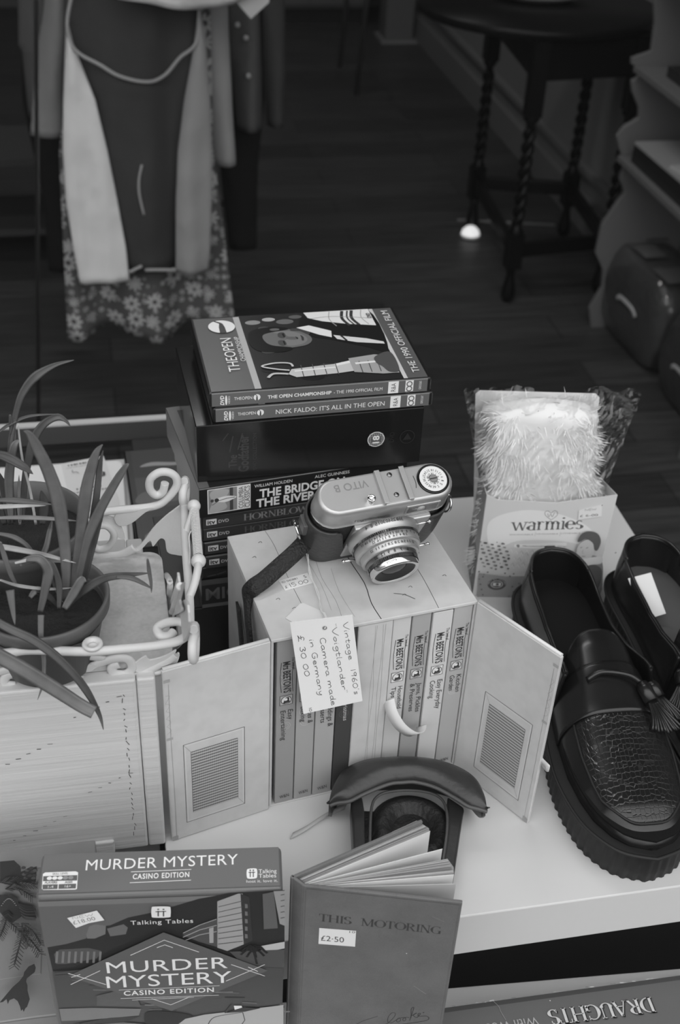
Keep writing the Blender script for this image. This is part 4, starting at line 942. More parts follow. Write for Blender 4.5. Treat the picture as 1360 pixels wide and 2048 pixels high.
p, q = C(1198, 640), C(632, 712); rot = math.degrees(atan2(q[1]-p[1], q[0]-p[0])); hh_ = abs(C(1198, 725)[1]-p[1])
a.serif('DRAUGHTS', p[0]+1.0, p[1]-1.0, hh_, 40, w=hypot(q[0]-p[0], q[1]-p[1]), rot=rot); a.serif('DRAUGHTS', p[0], p[1], hh_, 175, w=hypot(q[0]-p[0], q[1]-p[1]), rot=rot)
p, q = C(580, 748), C(330, 783); a.text('With Wooden', p[0], p[1], hh_*.5, 150, w=hypot(q[0]-p[0], q[1]-p[1])*1.5, rot=math.degrees(atan2(q[1]-p[1], q[0]-p[0])))
a.build('top_print', dr, world=True)

# ---------------------------------------------------------------- picture box with a bird and fir branches
YP = .567
pb = thing('picture_box', 'grey boxed picture with dark bird and fir branches under the painted crate', 'boxed picture', (-.30, YP, .5614))
B().box((0, 0, 0), (.262, .018, .788-.5614)).build('box_body', pb, mat(.21, .5), bevel=.001)
P = facepx((-.30, YP, .5614), (1, 0, 0), uz); C = lambda X, Y: P(X/5.72, 1690+Y/5.72)
a = Art.face((-.30, YP, .5614), (1, 0, 0), uz, E=.55, rough=.5, base=.0002)
x1 = C(478, 1200)[0]; a.rect(1, 1, 261, 225, 104); a.line([C(478, 1180), C(468, 1475)], 1.0, 80); a.line([C(0, 1535), C(300, 1490), C(468, 1470)], .8, 120); a.line([C(0, 2020), C(400, 1960), C(700, 1925)], 2.2, 124); a.line([C(0, 2035), C(400, 1980), C(700, 1945)], 1.2, 84)
a.poly([C(0, 185), C(160, 170), C(235, 240), C(240, 300), C(420, 240), C(410, 420), C(100, 420), C(0, 430)], 44)
for i in range(14): a.circ(*C(270+(i*41) % 140, 255+(i*29) % 130), 1.6, (58, 74, 48)[i % 3])
def fir(pts, L, n, g=40):
    sp = smooth_path([V((*C(x, y), 0)) for x, y in pts], 8)
    a.line([(p.x, p.y) for p in sp], 1.3, g)
    for i in range(n):
        k = int(i/n*(len(sp)-1)); p = sp[k]; t = (sp[min(k+1, len(sp)-1)]-sp[max(k-1, 0)]).normalized(); s = 1 if i % 2 else -1; nn = V((-t.y, t.x, 0))*s
        l = L*random.uniform(.7, 1.15); q = p+(t*.8+nn*.62).normalized()*l; a.line([(p.x, p.y), ((p.x+q.x)/2+t.x*.3, (p.y+q.y)/2), (q.x, q.y)], random.uniform(.4, .8), random.choice((34, 44, 56, 70)))
fir([(0, 420), (150, 400), (400, 430)], 7, 90); fir([(60, 470), (200, 460), (380, 560)], 6, 60, 36)
a.poly([C(0, 520), C(120, 515), C(205, 560), C(215, 620), C(380, 650), C(420, 790), C(260, 760), C(120, 860), C(0, 720)], 40)
for i in range(12): a.line([C(210+i*4, 640+i*12), C(300, 690+i*10), C(410, 680+i*12)], .5, (58, 30, 70)[i % 3], 3)
for i in range(12): a.circ(*C(20+i*15, 640-80*sin(i*.28)), .5, 120)
fir([(100, 700), (60, 850), (0, 1000)], 6, 70); fir([(290, 860), (240, 1020), (165, 1300)], 6.5, 110); fir([(120, 780), (330, 960), (460, 1120)], 6, 110, 34); fir([(250, 760), (380, 850), (470, 1000)], 5, 60, 34); fir([(180, 800), (270, 880), (330, 1000)], 5, 50)
a.poly([C(x, y) for x, y in ((0, 1640), (70, 1555), (150, 1460), (225, 1395), (272, 1330), (280, 1290), (330, 1225), (395, 1195), (412, 1240), (400, 1290), (310, 1362), (302, 1398), (318, 1440), (318, 1500), (344, 1600), (330, 1640), (312, 1690), (296, 1700), (275, 1745), (262, 1715), (245, 1735), (232, 1680), (205, 1620), (165, 1590), (115, 1610), (95, 1655), (80, 1598), (40, 1630))], 26)
a.build('front_print', pb, world=True)

# ---------------------------------------------------------------- leather camera case front lying open on the table
lc = thing('leather_camera_case', 'dark leather camera case front lying open behind the fanned book', 'camera case', (0, 0, 0))
D5 = lambda X, Y, z: at(540+X/2.957, 1480+Y/2.957, z)
_MW[lc.name] = Mx.Translation(D5(820, 400, .7003)); lc.matrix_world = _MW[lc.name]
sil = [(352, 372), (356, 335), (375, 272), (440, 172), (560, 118), (700, 100), (860, 98), (1000, 118), (1130, 165), (1220, 232), (1268, 325), (1282, 400)]
lip = [(352, 388), (400, 372), (470, 362), (560, 318), (700, 262), (780, 252), (860, 250), (980, 282), (1100, 348), (1170, 392), (1230, 408), (1283, 424)]
ZS, ZL = .7435, .7375
S_ = smooth_path([D5(x, y, ZS-.008*abs((x-820)/470)**3) for x, y in sil], 5); Lp = smooth_path([D5(x, y, ZL-.006*abs((x-820)/470)**3) for x, y in lip], 5)
N = len(S_)
back = [V((p.x, p.y+.004*(1-abs(2*i/(N-1)-1)**6), lerp(.7006, p.z-.010, abs(2*i/(N-1)-1)**6))) for i, p in enumerate(S_)]
rows = [back]
for t in (.35, .7): rows.append([back[i].lerp(S_[i]+V((0, .003, 0)), t) for i in range(N)])
for j in range(8):
    t = j/7; rows.append([S_[i].lerp(Lp[i], t)+V((0, 0, .007*sin(pi*t)*(1-abs(2*i/(N-1)-1)**4))) for i in range(N)])
b = B(); vs = [p for r in rows for p in r]; b.add(vs, [(j*N+i, j*N+i+1, (j+1)*N+i+1, (j+1)*N+i) for j in range(len(rows)-1) for i in range(N-1)], True)
CASE = mat(.030, .33, bump=(220, .06)); CASEI = mat(.022, .5, bump=(160, .3)); CASEL = mat(.085, .4)
h = b.build('hood', lc, CASE, world=True); md = h.modifiers.new('thick', 'SOLIDIFY'); md.thickness = .0028; md.offset = -1
B().tube(Lp, .0017, 8).build('lip_edge', lc, CASEL, world=True)
# front panel with raised walls and the moulded lens pouch
def wall(L, z0, z1): pts = [D5(x, y, .722) for x, y in L]; b = B(); b.prism([V((p.x, p.y, z0)) for p in pts], (0, 0, z1-z0)); return b
wall([(478, 350), (545, 330), (560, 420), (566, 700), (500, 740), (490, 600)], .7006, .722).build('side_wall', lc, CASE, world=True, bevel=.002)
wall([(1050, 330), (1150, 398), (1125, 560), (1090, 800), (1015, 790), (1052, 540)], .7006, .722).build('side_wall', lc, CASE, world=True, bevel=.002)
wall([(500, 330), (1130, 360), (1080, 800), (500, 780)], .7006, .7035).build('front_panel', lc, CASEI, world=True)
b = B(); ctr = D5(830, 500, .704); 
def pouch(u, v):
    q = 2*pi*u; r = lerp(.036, .016, v); zz = .7035+.014*sin(pi*min(1, v*1.0))*(.6+.4*sin(q*3+.5)*.2); return V((ctr.x+r*1.0*cos(q), ctr.y-.006+r*1.05*sin(q), zz if v < .98 else .7042))
b.grid(pouch, 36, 9, True, wrap=True); b.build('lens_pouch', lc, CASEI, world=True)
b = B(); pts = [D5(x, y, .7215) for x, y in ((590, 700), (598, 420), (640, 330), (740, 300), (880, 300), (990, 330), (1040, 400), (1046, 540), (1012, 780))]
b.tube(smooth_path(pts, 6), .0012, 8); b.build('inner_seam', lc, CASEL, world=True)
# ---------------------------------------------------------------- black loafers
SH = mat(.009, .27, spec=.55); SHS = mat(.012, .6); SHL = mat(.006, .75, spec=.2)
def croc_nodes(n, p):
    k = NT(n); co = k.coords((52, 40, 52)); v = k.node('ShaderNodeTexVoronoi', feature='DISTANCE_TO_EDGE'); k.link(co, v.inputs['Vector']); v.inputs['Randomness'].default_value = .45
    f = k.ramp(v.outputs['Distance'], [(0, 0), (.09, 1)]); k.link(k.ramp(f, [(0, .022), (1, .010)]), p.inputs['Base Color']); k.bump(f, p, .22, .001)
CROC = mat(.02, .22, key='crocodile_leather', build=croc_nodes, spec=.6)
SW = [(0, .0), (.012, .017), (.04, .028), (.09, .0345), (.16, .037), (.3, .0375), (.42, .041), (.55, .047), (.68, .0525), (.76, .0535), (.84, .050), (.9, .044), (.95, .033), (.98, .021), (1, 0)]
def sole_outline(L, n=150, k=1.0, teeth=0):
    pts = []; prof = smooth_path([V((s*L, w*k, 0)) for s, w in SW], 12)
    side = [(p.y, p.x) for p in prof]; full = side+[(-x, y) for x, y in side[-2:0:-1]]
    # resample evenly
    tot = [0]
    for a_, b_ in zip(full, full[1:]+full[:1]): tot.append(tot[-1]+hypot(a_[0]-b_[0], a_[1]-b_[1]))
    j = 0
    for i in range(n):
        d = tot[-1]*i/n
        while tot[j+1] < d: j += 1
        t = (d-tot[j])/max(1e-9, tot[j+1]-tot[j]); a_, b_ = full[j % len(full)], full[(j+1) % len(full)]
        pts.append((lerp(a_[0], b_[0], t), lerp(a_[1], b_[1], t)))
    return pts
def make_loafer(label, loc, rz, L, lining, mirror=1):
    t = thing('loafer', label, 'shoe', loc, rz, 'pair of black loafers')
    mx_ = lambda p: V((p[0]*mirror, p[1], p[2]))
    n = 360; o = sole_outline(L, n)
    def ofs(k): # inset / outset along normals
        r = []
        for i in range(n):
            a_, b_ = o[i-1], o[(i+1) % n]; tx, ty = b_[0]-a_[0], b_[1]-a_[1]; l = hypot(tx, ty) or 1; r.append((o[i][0]-ty/l*k(i)*-1*-1, o[i][1]+tx/l*k(i)))
        return r
    sgn = 1
    tooth = lambda i: (.0 if (i % 4) < 2 else -.0014)
    lv = [(ofs(lambda i: tooth(i)+.0), 0), (ofs(lambda i: tooth(i)-.0004), .012), (ofs(lambda i: tooth(i)), .026), (ofs(lambda i: -.0008), .0275), (ofs(lambda i: .0005), .029), (ofs(lambda i: .0005), .032), (ofs(lambda i: -.004), .0335)]
    b = B(); vs = [mx_((x, y, z)) for pts, z in lv for x, y in pts]
    b.add(vs, [(j*n+i, j*n+(i+1) % n, (j+1)*n+(i+1) % n, (j+1)*n+i) for j in range(len(lv)-1) for i in range(n)], True)
    b.f += [list(range(n))[::-1], [(len(lv)-1)*n+i for i in range(n)]]; b.m += [0, 0]; b.sm += [False, False]
    b.build('sole', t, SHS)
    wt = B(); wt.tube([mx_((x, y, .0335)) for x, y in ofs(lambda i: -.0045)][::2], .0016, 6, True); wt.build('welt', t, SHS)
    w = lambda s: interp(SW, s)*.90
    HV = [(.40, .100), (.47, .098), (.55, .090), (.64, .079), (.74, .069), (.84, .061), (.91, .055), (.96, .047), (.985, .041), (1, .034)]
    hv = lambda s: interp(HV, s)-.034
    def surf(s, ph, off=0):
        c, d = cos(ph), sin(ph); ww = w(s); h = hv(s)
        x = -ww*(abs(c)**.75)*(1 if c >= 0 else -1); z = .034+h*(d**.80 if d > 0 else 0)
        tuck = 1-.06*sin(ph*2)**2
        nrm = V((-c, 0, d)); return V((x*tuck, s*L*.985+.002, z))+nrm*off
    def patch(name, s0, s1, p0, p1, off, m, nu=28, nv=36, th=.0016):
        b = B()
        def fn(u, v):
            ph = lerp(p0, p1, u); sa = s0(ph) if callable(s0) else s0; sb = s1(ph) if callable(s1) else s1
            return mx_(surf(lerp(sa, sb, v), ph, off))
        b.grid(fn, nu, nv); q = b.build(name, t, m); md = q.modifiers.new('thick', 'SOLIDIFY'); md.thickness = th; md.offset = -1; return q
    patch('vamp', lambda ph: .50-.075*sin(ph)**2, .998, 0.0, pi, 0, SH, 40, 60, .0022)
    patch('saddle_strap', lambda ph: .53, lambda ph: .655+.012*sin(ph)**2, .02, pi-.02, .0016, SH, 36, 14)
    ap0, ap1 = radians(38), radians(142)
    def ap_end(ph): q = abs(ph-pi/2)/radians(52); return .955-.075*q**3
    patch('apron', .665, ap_end, ap0, ap1, .0014, CROC, 30, 30)
    b = B(); sm_ = [mx_(surf(lerp(.665, ap_end(ap0), i/14), ap0, .0016)) for i in range(15)]+[mx_(surf(ap_end(lerp(ap0, ap1, i/16)), lerp(ap0, ap1, i/16), .0016)) for i in range(1, 16)]+[mx_(surf(lerp(ap_end(ap1), .665, i/14), ap1, .0016)) for i in range(15)]
    b.tube(sm_, .0011, 6); b.build('apron_seam', t, SHS)
    # quarters round the heel
    RM = [(0, .083), (.08, .081), (.2, .074), (.32, .071), (.42, .076), (.52, .088), (.56, .09)]
    b = B(); path = []
    for i in range(60):
        tt = i/59; s = .56*(1-2*tt) if tt < .5 else .56*(2*tt-1); sd = 1 if tt < .5 else -1
        path.append((s, sd))
    q = [p for p in sole_outline(L, 240, .90)]
    # outline ordered from heel (0,0) along +x side to the toe and back on -x
    arc = [(x, y) for x, y in q if y < .56*L]; arc.sort(key=lambda p: atan2(p[0], -(p[1]-.45*L)))
    NA = len(arc)
    def qw(u, v):
        x, y = arc[min(NA-1, int(round(u*(NA-1))))]; s = max(0, y/L); rim = interp(RM, s); z = lerp(.034, rim, v)
        k = 1-.10*v*v-.02*sin(pi*v)*-1; cy = .2*L; yy = y+(0.006*(1-v) if s < .05 else 0)+.005*v*(1 if s < .1 else 0)
        return mx_((x*k, yy, z))
    b.grid(qw, NA, 12); h = b.build('quarter', t, SH); md = h.modifiers.new('thick', 'SOLIDIFY'); md.thickness = .0030; md.offset = 0
    B().tube([qw(i/(NA-1), 1.0) for i in range(NA)], .0018, 8).build('collar', t, SH)
    hb = B(); hb.ribbon([mx_((0, -.0022+.003*v*v, lerp(.034, .082, v))) for v in (0, .25, .5, .75, 1)], .005, (1, 0, 0), .0008); hb.build('heel_strip', t, SHS)
    b = B(); b.prism([mx_((x*.88, y*.98+.003, .043)) for x, y in sole_outline(L, 80)], (0, 0, .002)); b.build('insole', t, lining)
    return t, surf, mx_, L
def yaw_to(a, b): d = V(b)-V(a); return atan2(-d.x, d.y)
H1, T1 = V((.4125, .885, .7002)), V((.3925, .5475, 0))
t1, surf1, mx1, L1 = make_loafer('left black tassel loafer with crocodile-print apron beside the open door', H1, yaw_to(H1, T1), hypot(H1.x-T1.x, H1.y-T1.y), SHL)
H2, T2 = V((.5115, .893, .7002)), V((.5085, .556, 0))
t2, surf2, mx2, L2 = make_loafer('right black loafer with grey lining and a white card inside', H2, yaw_to(H2, T2), hypot(H2.x-T2.x, H2.y-T2.y), mat(.10, .6), -1)
def tassels(t, surf, mx_):
    c0 = surf(.585, radians(88), .004); c1 = surf(.60, radians(58), .005)
    kn = B(); kn.tube(smooth_path([mx_(surf(.575, radians(112), .003)), mx_(surf(.57, radians(96), .006)), mx_(surf(.585, radians(80), .008)), mx_(surf(.60, radians(66), .007))], 5), .0026, 8); kn.build('tassel_cord', t, SH)
    for (ph, s0, s1, dph) in ((66, .60, .735, -12), (44, .575, .675, -14)):
        a_ = surf(s0, radians(ph), .007); d_ = surf(s1, radians(ph+dph), .010)
        b = B(); m_ = a_.lerp(d_, .38); b.tube([mx_(a_), mx_(a_.lerp(m_, .3)), mx_(m_)], [.0050, .0066, .0060], 12)
        for k in range(11):
            q = (k-5)/5; e_ = d_+V((q*.013, -abs(q)*.004, .001*cos(k*2))); b.tube(smooth_path([mx_(m_+V((q*.003, 0, .001))), mx_(m_.lerp(e_, .55)+V((0, 0, .002))), mx_(e_)], 3), .0015, 5)
        b.build('tassel', t, SH)
tassels(t1, surf1, mx1); tassels(t2, surf2, mx2)
b = B()
for i in range(5): b.tube([mx2(surf2(.60+.022*i, radians(60), .003)), mx2(surf2(.612+.022*i, radians(74), .0045))], .0022, 6)
b.build('whip_stitching', t2, mat(.05, .4))
# card in the right shoe
cd = thing('price_tag', 'white price card tucked inside the right loafer', 'price tag', at(1300, 1240, .752))
nn = V((-.45, -.55, .7)).normalized(); Pc = at(1300, 1225, .7560)
c = [atp(x, y, Pc, nn) for x, y in ((1256, 1157), (1302, 1145), (1332, 1227), (1286, 1241))]
B().prism([c[3], c[2], c[1], c[0]], -nn*.0006).build('card', cd, mat(.82, .7), world=True)
ux = (c[1]-c[0]).normalized(); a = Art.face(c[0]+nn*.0003, ux, nn.cross(ux)); P = facepx(c[0], ux, nn.cross(ux))
a.line([P(1271, 1197), P(1277, 1200), P(1278, 1210), P(1273, 1214)], .8, 50, 4); a.build('handwriting', cd, world=True)

# ---------------------------------------------------------------- heat-pack box with fluffy wrap in a plastic bag
WA = V((.3512, .9165, .7002)); WR = radians(-9.6)
wb = thing('gift_box', 'white printed box holding a fluffy neck wrap in a clear bag', 'box', WA, WR)
WW, WD, WHt = .1262, .058, .1205
front = [(0, 0), (WW, 0), (WW+.003, .131), (WW*.55, .1195), (.012, .1215), (.0005, .1275)]
PAPER = mat(.74, .5)
bb = B(); bb.prism([(x, -.0004, z) for x, z in front], (0, .0012, 0)); bb.prism([(0, 0, 0), (0, WD, 0), (0, WD, .118), (0, 0, .127)], (.0010, 0, 0)); bb.prism([(WW, 0, 0), (WW, WD, 0), (WW+.001, WD, .112), (WW+.003, 0, .131)], (-.0010, 0, 0)); bb.box((0, WD-.001, 0), (WW, WD, .112)).box((0, 0, 0), (WW, WD, .001))
bb.build('carton', wb, PAPER)
a = Art.face((0, -.0004, 0), (1, 0, 0), (0, 0, 1), E=.55, rough=.5)
MW = Mx.Translation(WA) @ Mx.Rotation(WR, 4, 'Z'); P = facepx(WA+V((0, -.0004, 0)), MW.to_3x3() @ V((1, 0, 0)), uz); C = lambda X, Y: P(900+X/2.9565, 740+Y/2.9565)
cp = lambda L: [C(x, y) for x, y in L]
a.circ(*C(980, 1080), 1, 190)
a.blob(cp([(230, 900), (420, 830), (640, 850), (820, 930), (870, 1040), (640, 1010), (400, 1010), (250, 1060)]), 190)
p, q = C(365, 950), C(785, 938); a.serif('warmies', p[0], p[1], (C(365, 885)[1]-p[1])*1.25, 78, w=q[0]-p[0], rot=math.degrees(atan2(q[1]-p[1], q[0]-p[0])))
a.line(cp([(598, 886), (566, 860), (562, 840), (580, 832), (598, 845), (616, 831), (634, 838), (632, 860), (598, 886)]), .5, 100, 4); a.line(cp([(578, 848), (584, 868), (596, 850), (604, 868), (618, 842)]), .5, 95, 3)
for s, x0, x1, y0 in (('SNUGGABLE', 352, 492, 976), ('HUGGABLE', 512, 640, 972), ('LOVEABLE', 656, 772, 968)): p, q = C(x0, y0), C(x1, y0-4); a.text(s, p[0], p[1], 1.5, 105, w=q[0]-p[0], rot=2)
for x in (502, 648): a.line(cp([(x, 980), (x+4, 958)]), .25, 110)
a.poly(cp([(380, 1030), (690, 1020), (690, 1048), (380, 1056)]), 196); p, q = C(428, 1044), C(690, 1040); a.text('Microwavable Neck Wrap', p[0], p[1], 2.0, 90, w=q[0]-p[0], rot=1, shear=.2); a.blob(cp([(392, 1036), (404, 1030), (412, 1038), (404, 1050)]), 110, 3)
a.blob(cp([(340, 1060), (430, 1050), (560, 1060), (700, 1060), (720, 1130), (560, 1180), (420, 1200), (330, 1180)]), 165)
for i in range(60): x = 350+(i*53) % 350; y = 1070+(i*37) % 110; a.line(cp([(x, y), (x+10, y-14), (x+18, y+8)]), .5, random.choice((150, 180, 130, 195)))
for i in range(70): x = 180+(i*47) % 170; y = 1010+(i*31) % 160; (a.circ(*C(x, y), random.uniform(.6, 1.5), random.choice((80, 95, 115, 70))) if (x-180)+(1170-y)*.6 < 240 else None)
a.poly(cp([(170, 1190), (330, 1210), (900, 1200), (880, 1330), (160, 1340)]), 118)
p, q = C(398, 1258), C(560, 1256); a.text('Soothes', p[0], p[1], 2.6, 66, w=q[0]-p[0]); p, q = C(424, 1280), C(530, 1278); a.text('and calms', p[0], p[1], 2.3, 66, w=q[0]-p[0])
cx, cy = C(275, 1256); a.circ(cx, cy, 9.6, 62, 7.6); a.circ(cx, cy, 6.4, 150, 5.0); a.circ(cx, cy, 5.6, 74, 4.4); a.rect(cx-4, cy-2, cx+4, cy+2, 165); a.circ(cx+.5, cy, 1.6, 60); 
for i, ch in enumerate('ONLY 90 SECONDS'):
    q = pi*(.02+.0686*i)
    if ch != ' ': a.text(ch, cx+7.9*cos(pi-q), cy+6.1*sin(pi-q), 1.4, 165, a='c', rot=90-math.degrees(q))
for i in range(40): x = 170+(i*29) % 210; y = 1180+(i*17) % 150; (a.circ(*C(x, y), .9, random.choice((70, 90))) if hypot(x-275, (y-1256)*1.2) > 92 else None)
# a person cuddling the wrap
a.blob(cp([(700, 1130), (760, 1090), (830, 1080), (890, 1110), (900, 1200), (870, 1330), (690, 1340), (680, 1200)]), 112); a.blob(cp([(760, 1140), (880, 1150), (890, 1230), (840, 1320), (780, 1300)]), 76)
a.blob(cp([(770, 1010), (810, 990), (850, 1020), (846, 1070), (810, 1115), (770, 1112), (745, 1080), (748, 1040)]), 156)
a.blob(cp([(750, 1000), (775, 955), (820, 940), (870, 955), (888, 1000), (870, 1050), (850, 1050), (840, 1010), (800, 985), (770, 1000)]), 74)
a.line(cp([(766, 1038), (778, 1034)]), .7, 80); a.line(cp([(800, 1040), (814, 1036)]), .7, 80); a.line(cp([(782, 1050), (778, 1070), (788, 1072)]), .4, 110); a.line(cp([(774, 1088), (796, 1088)]), .7, 90)
a.blob(cp([(720, 1110), (800, 1100), (890, 1090), (890, 1130), (820, 1140), (740, 1170)]), 178); a.blob(cp([(705, 1130), (740, 1120), (775, 1140), (770, 1170), (730, 1190), (700, 1170)]), 150)
for i in range(3): a.line(cp([(722+i*16, 1132), (728+i*14, 1160)]), .4, 110)
a.build('front_print', wb)
a = Art.face((0, WD, 0), (0, -1, 0), (0, 0, 1), E=.62, rough=.5)
a.poly([(0, 0), (58, 0), (58, 127), (0, 117)], 150); a.poly([(0, 0), (58, 0), (58, 46), (0, 60)], 96)
for i in range(30): a.circ((i*17) % 54+2, 4+(i*11) % 48, 1.6, random.choice((70, 84, 110)))
a.build('side_print', wb)
st_ = Art.face((0, -.0004, 0), (1, 0, 0), (0, 0, 1), E=.72, base=.0009)
st_.poly(cp([(762, 826), (898, 792), (896, 862), (757, 882)]), 245); a = st_
p, q = C(796, 830), C(868, 818); a.hand('NEW', p[0], p[1], 2.4, 80, w=q[0]-p[0], rot=8, pen=.3); p, q = C(768, 866), C(876, 852); a.text('\u00a3 6-00', p[0], p[1], 2.6, 60, w=q[0]-p[0], rot=6); a.circ(*C(898, 797), .6, 60)
a.build('price_sticker', wb)
# the fluffy wrap
wr = thing('neck_wrap', 'white fluffy neck wrap standing inside the clear plastic bag', 'neck wrap', (MW @ V((0, 0, .0014))), WR)
def wrap_pt(u, v):
    q = 2*pi*u; hw = .0575+.003*sin(v*5+1)+.001*v; hd = .019; x = .0615+hw*(abs(cos(q))**.5)*(1 if cos(q) > 0 else -1); y = .029+hd*(abs(sin(q))**.7)*(1 if sin(q) > 0 else -1)
    z = .006+.211*v; x += -.017*max(0, v-.45)/.55; nz = noise.noise(V((x*60, y*60, z*45)))*.004; k = 1 if v < .93 else sqrt(max(.05, 1-((v-.93)/.07)**2))
    return V((lerp(.050, x, k)+nz, lerp(.029, y, k)+nz, z))
b = B(); b.grid(wrap_pt, 48, 40, True, wrap=True); o = len(b.v); b.f.append([39*48+i for i in range(48)]); b.m.append(0); b.sm.append(False); b.build('wrap_body', wr, mat(.93, .9))
b = B(); rnd = random.Random(3)
for i in range(5200):
    u, v = rnd.random(), rnd.random()*.985; p = wrap_pt(u, v); q = wrap_pt(u+.004, v); r_ = wrap_pt(u, min(1, v+.01)); n2 = (q-p).cross(r_-p)
    if n2.length < 1e-12: continue
    n2.normalize(); sw = V((noise.noise(p*45)*1.0, 0, noise.noise(p*45+V((9, 3, 1)))*1.0-.5)); l = rnd.uniform(.006, .013); d_ = (n2*.55+sw+V((rnd.uniform(-.3, .3), rnd.uniform(-.2, .2), rnd.uniform(-.3, .3)))).normalized()
    sd = d_.cross(n2); sd = sd.normalized()*.00045 if sd.length > 1e-6 else V((.0004, 0, 0)); m_ = p+d_*l*.55+n2*.0006; e_ = p+d_*l
    b.add([p-sd, p+sd, m_+sd*.8, m_-sd*.8, e_], [(0, 1, 2, 3), (3, 2, 4)], False)
f = b.build('fur', wr, mat(.95, .8), fix=False); f['kind'] = 'stuff'
bc = B().prism([(.004, .0535, .02), (.116, .0535, .02), (.1085, .0535, .2080), (.104, .0535, .2120), (-.010, .0535, .2120), (-.014, .0535, .2080)], (0, .0012, 0)); bc.build('backing_card', wr, mat(.86, .6))
# crinkled clear bag
def bag_nodes(n, p):
    out = n.nodes['Material Output']; n.nodes.remove(p); k = NT(n)
    tr_ = k.node('ShaderNodeBsdfTransparent'); tr_.inputs[0].default_value = (.97, .97, .97, 1); gl = k.node('ShaderNodeBsdfGlossy'); gl.inputs['Roughness'].default_value = .05
    ge = k.node('ShaderNodeLayerWeight', in_Blend=.22)
    fac = k.math('ADD', k.math('MULTIPLY', ge.outputs['Facing'], .35), .06)
    mx = k.node('ShaderNodeMixShader'); k.link(fac, mx.inputs[0]); k.link(tr_.outputs[0], mx.inputs[1]); k.link(gl.outputs[0], mx.inputs[2]); k.link(mx.outputs[0], out.inputs['Surface'])
BAG = mat(.9, key='clear_plastic_film', build=bag_nodes)
bg_ = thing('plastic_bag', 'crinkled clear plastic bag around the white fluffy wrap', 'plastic bag', (MW @ V((0, 0, .0014))), WR)
def bag_side(sgn):
    def fn(u, v):
        x0 = lerp(.0035, -.030, max(0, (v-.42)/.58)); x1 = lerp(WW-.003, .1405, max(0, (v-.42)/.58)); x = lerp(x0, x1, u); z = .004+v*.222+(.004*sin(u*9) if v > .95 else 0)
        bulge = (.0255 if v < .52 else .0255+.009*min(1, (v-.52)/.08))*sqrt(max(0, 1-(2*u-1)**2))*(1 if v < .72 else max(.10, 1-(v-.72)/.28*.9)); y = .029+sgn*bulge
        r = abs(noise.noise(V((x*30+z*20, z*16-x*8, 3.1*sgn))))+.5*abs(noise.noise(V((x*90-z*60, z*50, 7))))
        return V((x, y+(r-.3)*.021*sgn*(.25+.75*v) if abs(2*u-1) < .999 else y, z))
    return fn
b = B()
for sgn in (-1, 1): b.grid(bag_side(sgn), 60, 80, False)
b.build('film', bg_, BAG, fix=False)
# ---------------------------------------------------------------- painted crate
def paintwood(n, p):
    k = NT(n); co = k.coords((1.2, 1.2, 38)); g = k.noise(co, 3.0, 5, .55); co2 = k.coords((14, 14, 90)); c = k.noise(co2, 3, 4, .6); w = k.noise(k.coords((3, 3, 9)), 2.2, 3)
    chips = k.math('GREATER_THAN', c, .76)
    base = k.ramp(k.math('ADD', k.math('MULTIPLY', g, .6), k.math('MULTIPLY', w, .4)), [(.3, .60), (.5, .66), (.7, .68)])
    mx = k.node('ShaderNodeMix', data_type='RGBA'); k.link(chips, mx.inputs[0]); k.link(base, mx.inputs[6]); mx.inputs[7].default_value = (.20,)*3+(1,)
    k.link(mx.outputs[2], p.inputs['Base Color']); k.bump(g, p, .35, .003)
PW = mat(.64, .55, key='thick_cream_paint_on_wood', build=paintwood)
CY = .6432
cr_ = thing('wooden_crate', 'cream painted wooden crate carrying the metal plant basket', 'crate', (.0130, CY, .7004))
B().box((-.50, 0, 0), (-.0135, .014, .1865)).build('front_board', cr_, PW, bevel=.002, seg=3)
B().box((-.0130, .0002, 0), (.0005, .17, .1860)).build('side_board', cr_, PW, bevel=.002, seg=3)
B().box((-.50, .0145, .174), (-.0135, .17, .1862)).build('top_board', cr_, PW, bevel=.001)
B().box((-.50, -.0035, .001), (-.040, .0, .016)).build('bottom_lip', cr_, PW, bevel=.003, seg=3)
a = Art.face((-.50, 0, 0), (1, 0, 0), (0, 0, 1), E=.72)
a.under(PW, 3, 3, 484, 184)
for i in range(26): z = 16+i*6.2+random.uniform(-1, 1); a.line([(475+random.uniform(0, 2)+(i % 3), z), (475.6+random.uniform(0, 1.4), z+random.uniform(1.5, 5))], .5, 70)
for i in range(22): x = 370+(i*53) % 110; z = 8+(i*41) % 168; a.line([(x, z), (x+random.uniform(1, 4), z+random.uniform(-.4, .6))], random.uniform(.3, .7), random.choice((90, 110, 60)))
a.build('paint_cracks', cr_)

# ---------------------------------------------------------------- metal basket
FZ = .8922
bs = thing('metal_basket', 'white scrolled metal basket with coil handle holding potted spider plants', 'basket', (-.10, .72, .8871))
WM = mat(.68, .42, bump=(120, .08)); 
def trayn(n, p):
    k = NT(n); a_ = k.noise(k.coords(), 28, 6, .6); b_ = k.noise(k.coords(), 300, 3); k.link(k.ramp(k.math('ADD', k.math('MULTIPLY', a_, .7), k.math('MULTIPLY', b_, .3)), [(.35, .40), (.6, .56)]), p.inputs['Base Color'])
TRAY = mat(.3, .6, key='crackled_grey_tray', build=trayn)
def rrect(x0, y0, x1, y1, r, n=6):
    pts = []
    for cx, cy, a0 in ((x1-r, y0+r, -90), (x1-r, y1-r, 0), (x0+r, y1-r, 90), (x0+r, y0+r, 180)):
        for k in range(n+1): q = radians(a0+90*k/n); pts.append((cx+r*cos(q), cy+r*sin(q)))
    return pts
B().prism([(x, y, .8871) for x, y in rrect(-.27, .655, .0280, .786, .012)], (0, 0, .0051)).build('tray', bs, TRAY, world=True, bevel=.001)
RZ = .937
R3 = .0033
